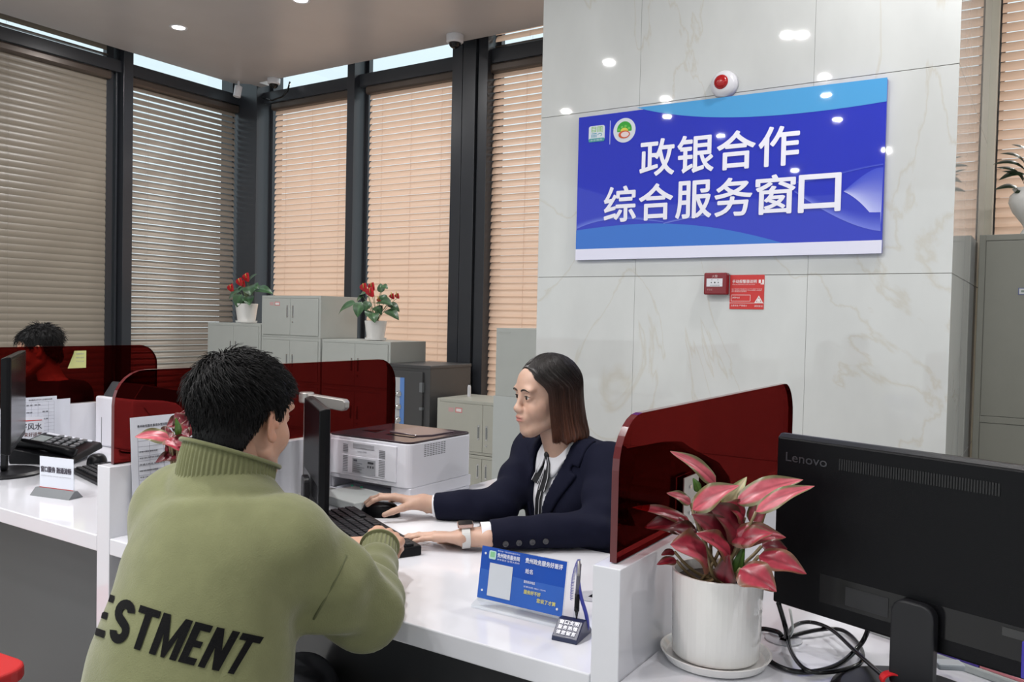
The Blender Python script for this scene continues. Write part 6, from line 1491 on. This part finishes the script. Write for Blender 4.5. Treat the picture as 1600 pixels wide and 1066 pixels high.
# cuffs of the shirt, jacket buttons, watch
for s in 'RL':
    a_ = cel[s]+(cwr[s]-cel[s])*.82; b_ = cel[s]+(cwr[s]-cel[s])*(.91 if s == 'L' else .92); d = (b_-a_)/np.linalg.norm(b_-a_)
    mb = MB(); mb.tube([a_, b_], .0325 if s == 'L' else .031, 28, cap=False); mb.tube([b_, a_], .0300, 28, cap=False); mb.build('shirt_cuff', mat('shirt_white'), shirt, smooth=True)
d = (cwr['L']-cel['L']); d /= np.linalg.norm(d); sd = np.cross(d, [0, 0, 1]); sd /= np.linalg.norm(sd); sd = sd if sd[1] < 0 else -sd
mb = MB(); Rw = basis(d); 
_jb = BVHTree.FromObject(jack, bpy.context.evaluated_depsgraph_get())
for k in range(4):
    c = cel['L']+(cwr['L']-cel['L'])*(.74-.10*k)+sd*.2-V3(0, 0, .012); h_ = _jb.ray_cast(Vector(tuple(c)), Vector(tuple(-sd)))
    if h_[0] is None: continue
    c = np.array(h_[0])+sd*.001; Rm = basis(sd); mb = MB(); mb.lathe([(0, 0), (.0072, 0), (.0072, .0025), (.0055, .0032), (0, .0022)], c=tuple(c), seg=18, R=Matrix([[Rm[a][0], Rm[a][2], Rm[a][1]] for a in range(3)])); mb.build('button', mat('button_dark', (.05, .05, .055), .15, metal=.3), jack, smooth=False)
wc = cwr['L']+V3(-.004, -.002, .0)-d*(-.004); Rm = basis(d)
G = []
for k in range(33):
    a = 2*math.pi*k/32; rr = (.0268, .0258)
    e = Rm[:, 0]*math.cos(a)*rr[0]+Rm[:, 2]*math.sin(a)*rr[1]; en = e/np.linalg.norm(e)
    G.append([wc+e-d*.010, wc+e+en*.0022-d*.010, wc+e+en*.0022+d*.010, wc+e+d*.010])
mb = MB(); mb.grid(G, closed_u=True); wt = mb.build('watch_strap', mat('strap_white', (.62, .62, .60), .5), clerk, smooth=False, bevel=.0006)
wn = V3(-.30, -.35, .89); wn -= d*(wn @ d); wn /= np.linalg.norm(wn); wx = np.cross(d, wn)
mb = MB(); mb.prism([(a*1.0, b) for a, b in rrect(-.0165, .0165, -.019, .019, .006)], wc+wn*.0262, wx, d, wn, .0085); mb.build('watch_case', mat('rose_metal', (.55, .38, .32), .25, metal=.8), wt, bevel=.0012)
mb = MB(); mb.prism([(a*1.0, b) for a, b in rrect(-.0145, .0145, -.017, .017, .005)], wc+wn*.0348, wx, d, wn, .0012); mb.build('watch_glass', BLACKG, wt)
# skirt / trousers and shoes
def clegs(P):
    d = s_ell(P, cpel+V3(0, 0, 0), (.165, .13, .13))
    for s in (-1, 1):
        k = cpel+V3(s*.09-.1, -.38, 0); d = smin(d, s_cone(P, cpel+V3(s*.08, 0, -.01), k, .088, .066), .05); d = smin(d, s_cone(P, k, k+V3(0, .02, -.42), .064, .05), .03)
    return d
ax, P = grid3((-.42, -.50, .05), (.28, .24, .72), .012); V, Q = surfnet(ax, clegs(P)); mesh_obj('trousers', V, Q, NAV, clerk, smoothmod=1)
for s in (-1, 1):
    k = cpel+V3(s*.09-.1, -.36, -.48); ax, P = grid3(k-V3(.06, .21, .07), k+V3(.06, .10, .07), .007)
    F = smax(s_ell(P, k+V3(0, -.06, -.015), (.04, .12, .045)), -(P[..., 2]-.008), .006); V, Q = surfnet(ax, F); mesh_obj('shoe', V, Q, BLACK, clerk)

# hair: a parted bob as a lofted shell, grooves along the strands
HBR = mat('hair_brown', (1, 1, 1), .34, vcol=True, spec=.45)
zb_, zt_ = -.128, .134
def bob_pt(u, t, off=0.0):
    """u in 0..1 from the left front edge round the back to the right front edge; t 0 = parting, 1 = tips. local head coordinates, x right, y forward"""
    up_ = t**.8; zz = None
    # vertical profile: over the crown then down
    q_ = min(1, max(0, (t-.17)/.26)); A = .02+1.04*q_**1.7+(.16*(t-.43) if t > .43 else 0)           # half opening angle from straight ahead
    AR = A*.84; phi = A+u*(2*math.pi-A-AR)                                                       # 0 = forward
    s_ = math.sin(phi); c_ = math.cos(phi)
    if t < .42:
        e = t/.42*math.pi/2*.98; rx, ry = (.082+off)*math.sin(e), (.104+off)*math.sin(e); z = .038+(.094+off)*math.cos(e)
    else:
        v = (t-.42)/.58; z = .038-v*(.038-zb_); fl = 1+.03*v-.04*math.sin(math.pi*v)+.10*v*v; rx, ry = (.082+off)*fl*(1+.06*v), (.104+off)*(1-.06*v+.24*v*v)
        if v > .86: q = (v-.86)/.14; rx *= 1-.05*q*q; ry *= 1-.05*q*q
    x = -rx*s_; tips = .0035*math.sin(u*41)+.0025*math.sin(u*97+1)+.0015*math.sin(u*233); z += tips*max(0, t-.7)/.3 if t > .7 else 0; y = -.014+ry*c_*(1.0 if c_ < 0 else .93)
    if t > .42 and c_ > 0: y = y*(1-.10*(t-.42))
    return V3(x, y, z)
def bob_col(P):
    z = P[:, 2]; k = np.clip((.07-z)/.17, 0, 1)[:, None]; return (V3(.012, .009, .008)*(1-k)+V3(.085, .030, .016)*k)
nu, ntt = 300, 40; G = []; r_ = np.random.default_rng(8); gr = np.interp(np.linspace(0, 1, nu+1), np.linspace(0, 1, 80), r_.normal(size=80))*.0016+np.interp(np.linspace(0, 1, nu+1), np.linspace(0, 1, 200), r_.normal(size=200))*.0009
LV = []; 
for i in range(ntt+1):
    t = i/ntt; row = []
    for j in range(nu+1): row.append(bob_pt(j/nu, t, gr[j]*min(1, t*2.2)+.0))
    G.append(row)
inner = [[bob_pt(j/nu, 1-i/ntt*.995, -.012+.0) for j in range(nu+1)] for i in range(ntt+1)]
G += inner
Vg = np.array([p for row in G for p in row]); n_, m_ = len(G), nu+1
Qg = np.array([(i*m_+j, (i+1)*m_+j, (i+1)*m_+j+1, i*m_+j+1) for i in range(n_-1) for j in range(m_-1)])
hair = mesh_obj('hair', put(Vg, RC, HC, HSC), Qg, HBR, clerk, col=bob_col(Vg)*(1+.25*np.tile(gr/.0025, n_)[:, None]))
paths = []
for k in range(2600):
    u = r_.random()
    if r_.random() < .25: u = abs(r_.normal()*.03); u = u if r_.random() < .5 else 1-u
    u = min(max(u, 0), 1); t0 = r_.uniform(0, .25) if r_.random() < .6 else r_.uniform(0, .6); t1 = min(1.0, t0+r_.uniform(.4, .9)); o_ = r_.uniform(-.001, .0028); du = r_.normal()*.006
    paths.append(np.array([bob_pt(min(max(u+du*math.sin(3*t), 0), 1), t, o_) for t in np.linspace(t0, t1+(.012 if t1 >= 1 else 0), 12)]))
pc = [put(p, RC, HC, HSC) for p in paths]
loc2 = {id(pc[i]): paths[i] for i in range(len(pc))}
RCi = np.array(RC)
strands(pc, .00055, 'hair_strands', HBR, hair, colf=lambda Pw: bob_col(((Pw-HC) @ RCi)/HSC)*1.25)
# scalp cap so no skin shows at the parting
ax, P = grid3((-.10, -.13, -.02), (.10, .10, .15), .004); F = smax(smin(s_ell(P, (0, -.016, .040), (.0745, .094, .0845)), s_ell(P, (0, .050, .050), (.052, .036, .045)), .03), .094-1.3*np.maximum(0, .070-P[..., 1])-P[..., 2], .004)
V, Q = surfnet(ax, F); mesh_obj('hair_base', put(V, RC, HC, HSC), Q, HBR, hair, col=bob_col(V))

# office chair behind the clerk
t = thing('office_chair', 'black office chair with a curved back behind the clerk', 'chair', (-.98, 2.18, 0), math.radians(-12))
mb = MB(); G = []
for i in range(13):
    v = i/12; row = []
    z = .52+v*.435; hw = .215*(1-.10*(1-v))*math.sqrt(max(.02, 1-max(0, (v-.72)/.28)**2.4))if v > .72 else .215*(.80+.20*min(1, v/.3))
    for j in range(13): u = j/12*2-1; row.append((u*hw, .14+.05*v-.045*u*u, z-.0*u*u))
    G.append(row)
G2 = [[(x, y+.035, z) for (x, y, z) in row[::-1]] for row in G]; mb.grid([a+b for a, b in zip(G, G2)], closed_u=True); mb.add(G[-1]+G2[-1], [tuple(range(26))]); mb.add(G[0]+G2[0], [tuple(range(25, -1, -1))]); mb.build('backrest', mat('chair_cloth', (.016, .018, .022), .75), t, smooth=True)
mb = MB(); mb.prism(rrect(-.235, .235, -.22, .20, .07), (0, 0, .40), (1, 0, 0), (0, 1, 0), (0, 0, 1), .05); mb.build('seat', mat('chair_cloth'), t, bevel=.015, seg=3)
mb = MB(); mb.tube([(0, 0, .40), (0, 0, .10)], .025, 12); mb.tube([(0, .12, .41), (0, .19, .45), (0, .20, .60)], .018, 10); mb.build('column', BLACK, t, smooth=True)
for k in range(5):
    a = 2*math.pi*k/5; mb = MB(); mb.tube([(0, 0, .10), (.27*math.cos(a), .27*math.sin(a), .065)], [.022, .014], 8); l = mb.build('leg', BLACK, t, smooth=True)
    mb = MB(); mb.tube([(.27*math.cos(a)-.01, .27*math.sin(a), .030), (.27*math.cos(a)+.01, .27*math.sin(a), .030)], .029, 14); mb.build('castor', BLACK, l)

# ================================================================ THE PERSON AT THE FAR LEFT, behind the red screen
FO = V3(-3.93, 2.05, 0)
far = thing('person', 'person with short black hair in dark clothes behind the far red screen at the left', 'person', tuple(FO))
HF = V3(-3.925, 2.04, 1.125)-FO; RF = basis((-.62, -.75, -.22))
def far_body(P):
    d = s_ell(P, V3(.0, .12, .58), (.17, .14, .13)); d = smin(d, s_ell(P, V3(.02, .07, .80), (.19, .13, .17)), .08); d = smin(d, s_cone(P, V3(-.16, .08, .92), V3(.20, .03, .92), .065, .065), .06)
    d = smin(d, s_cone(P, V3(.02, .05, .95), HF+V3(0, .02, -.05), .055, .05), .03)
    return d
ax, P = grid3((-.40, -.42, .46), (.40, .32, 1.10), .012); V, Q = surfnet(ax, far_body(P)); parts = [(V, Q, const(V, SKM))]
ax, P = grid3((-.10, -.125, -.14), (.10, .125, .135), .0034); Vh, Qh = surfnet(ax, head_field(P)); parts.append((put(Vh, RF, HF, .90), Qh, head_colors(Vh, SKM, False)))
wrs = [V3(-.22, -.28, .80), V3(.12, -.33, .80)]
for s, w3 in zip((1, -1), wrs):
    Vx, Qx = make_hand([(.3, .4, .3)]*4, basis((-.3*s, -.95, .0)), w3, .95, side=s); parts.append((Vx, Qx, const(Vx, SKM)))
V, Q, C = merge_parts(parts); mesh_obj('body', V, Q, SKIN, far, col=C); eyes(far, RF, HF, .90); brows(far, RF, HF, .90)
ax, P = grid3((-.44, -.44, .44), (.44, .34, 1.08), .011)
F = far_body(P)-.02; F = smax(F, P[..., 2]-.985, .01)
for (a_, b_, c_) in ((V3(-.17, .08, .92), V3(-.30, -.08, .82), wrs[0]), (V3(.21, .03, .92), V3(.27, -.14, .82), wrs[1])): F = smin(F, s_cone(P, a_, b_, .075, .06), .04); F = smin(F, s_cone(P, b_, c_, .058, .036), .02)
V, Q = surfnet(ax, F+.003*wob(P, 30, 2)); mesh_obj('jacket', V, Q, mat('dark_jacket', (.014, .014, .018), .8), far, smoothmod=2)
ax, P = grid3((-.34, -.50, .03), (.36, .34, .66), .014); F = s_ell(P, V3(0, .12, .56), (.18, .15, .12))
for s in (-1, 1):
    k = V3(s*.10, -.28, .54); F = smin(F, s_cone(P, V3(s*.09, .10, .55), k, .09, .07), .05); F = smin(F, s_cone(P, k, k+V3(0, .02, -.44), .068, .055), .03); F = smin(F, s_cone(P, k+V3(0, .02, -.49), k+V3(0, -.12, -.49), .045, .04), .03)
V, Q = surfnet(ax, F); mesh_obj('trousers', V, Q, mat('dark_trousers'), far)
ax, P = grid3((-.105, -.14, -.12), (.105, .11, .16), .0045); V, Q = surfnet(ax, man_cap(P)); cap = mesh_obj('hair', put(V, RF, HF, .90), Q, HAIRK, far)
paths = []
for i in r_.choice(len(V), 1500):
    p = V[i]; nrm = p-V3(0, -.02, .03); nrm /= np.linalg.norm(nrm); away = p-whorl; away -= nrm*(away @ nrm); away /= np.linalg.norm(away)+1e-6; up = np.clip((p[2]+.02)/.09, 0, 1); L = .008+.018*up
    d = away+r_.normal(size=3)*.35; paths.append(put(np.array([p, p+d*L*.5+nrm*L*.25, p+d*L+nrm*L*.2]), RF, HF, .90))
strands(paths, .0013, 'hair_strands', HAIRK, cap)
t = thing('office_chair', 'black office chair of the person behind the far red screen', 'chair', (-3.90, 2.20, 0), math.radians(-10))
mb = MB(); mb.prism(rrect(-.23, .23, -.22, .20, .07), (0, 0, .385), (1, 0, 0), (0, 1, 0), (0, 0, 1), .05); mb.build('seat', mat('chair_cloth'), t, bevel=.015)
mb = MB(); mb.prism(rrect(-.20, .20, .50, .80, .08), (0, .20, 0), (1, 0, 0), (0, 0, 1), (0, 1, 0), .04); mb.build('backrest', mat('chair_cloth'), t, bevel=.012)
mb = MB(); mb.tube([(0, 0, .385), (0, 0, .02)], .03, 12); mb.tube([(0, .15, .40), (0, .22, .45), (0, .22, .55)], .018, 8); mb.build('column', BLACK, t, smooth=True)
for k in range(5): a = 2*math.pi*k/5; MB().tube([(0, 0, .08), (.27*math.cos(a), .27*math.sin(a), .025)], [.024, .02], 8).build('leg', BLACK, t, smooth=True)
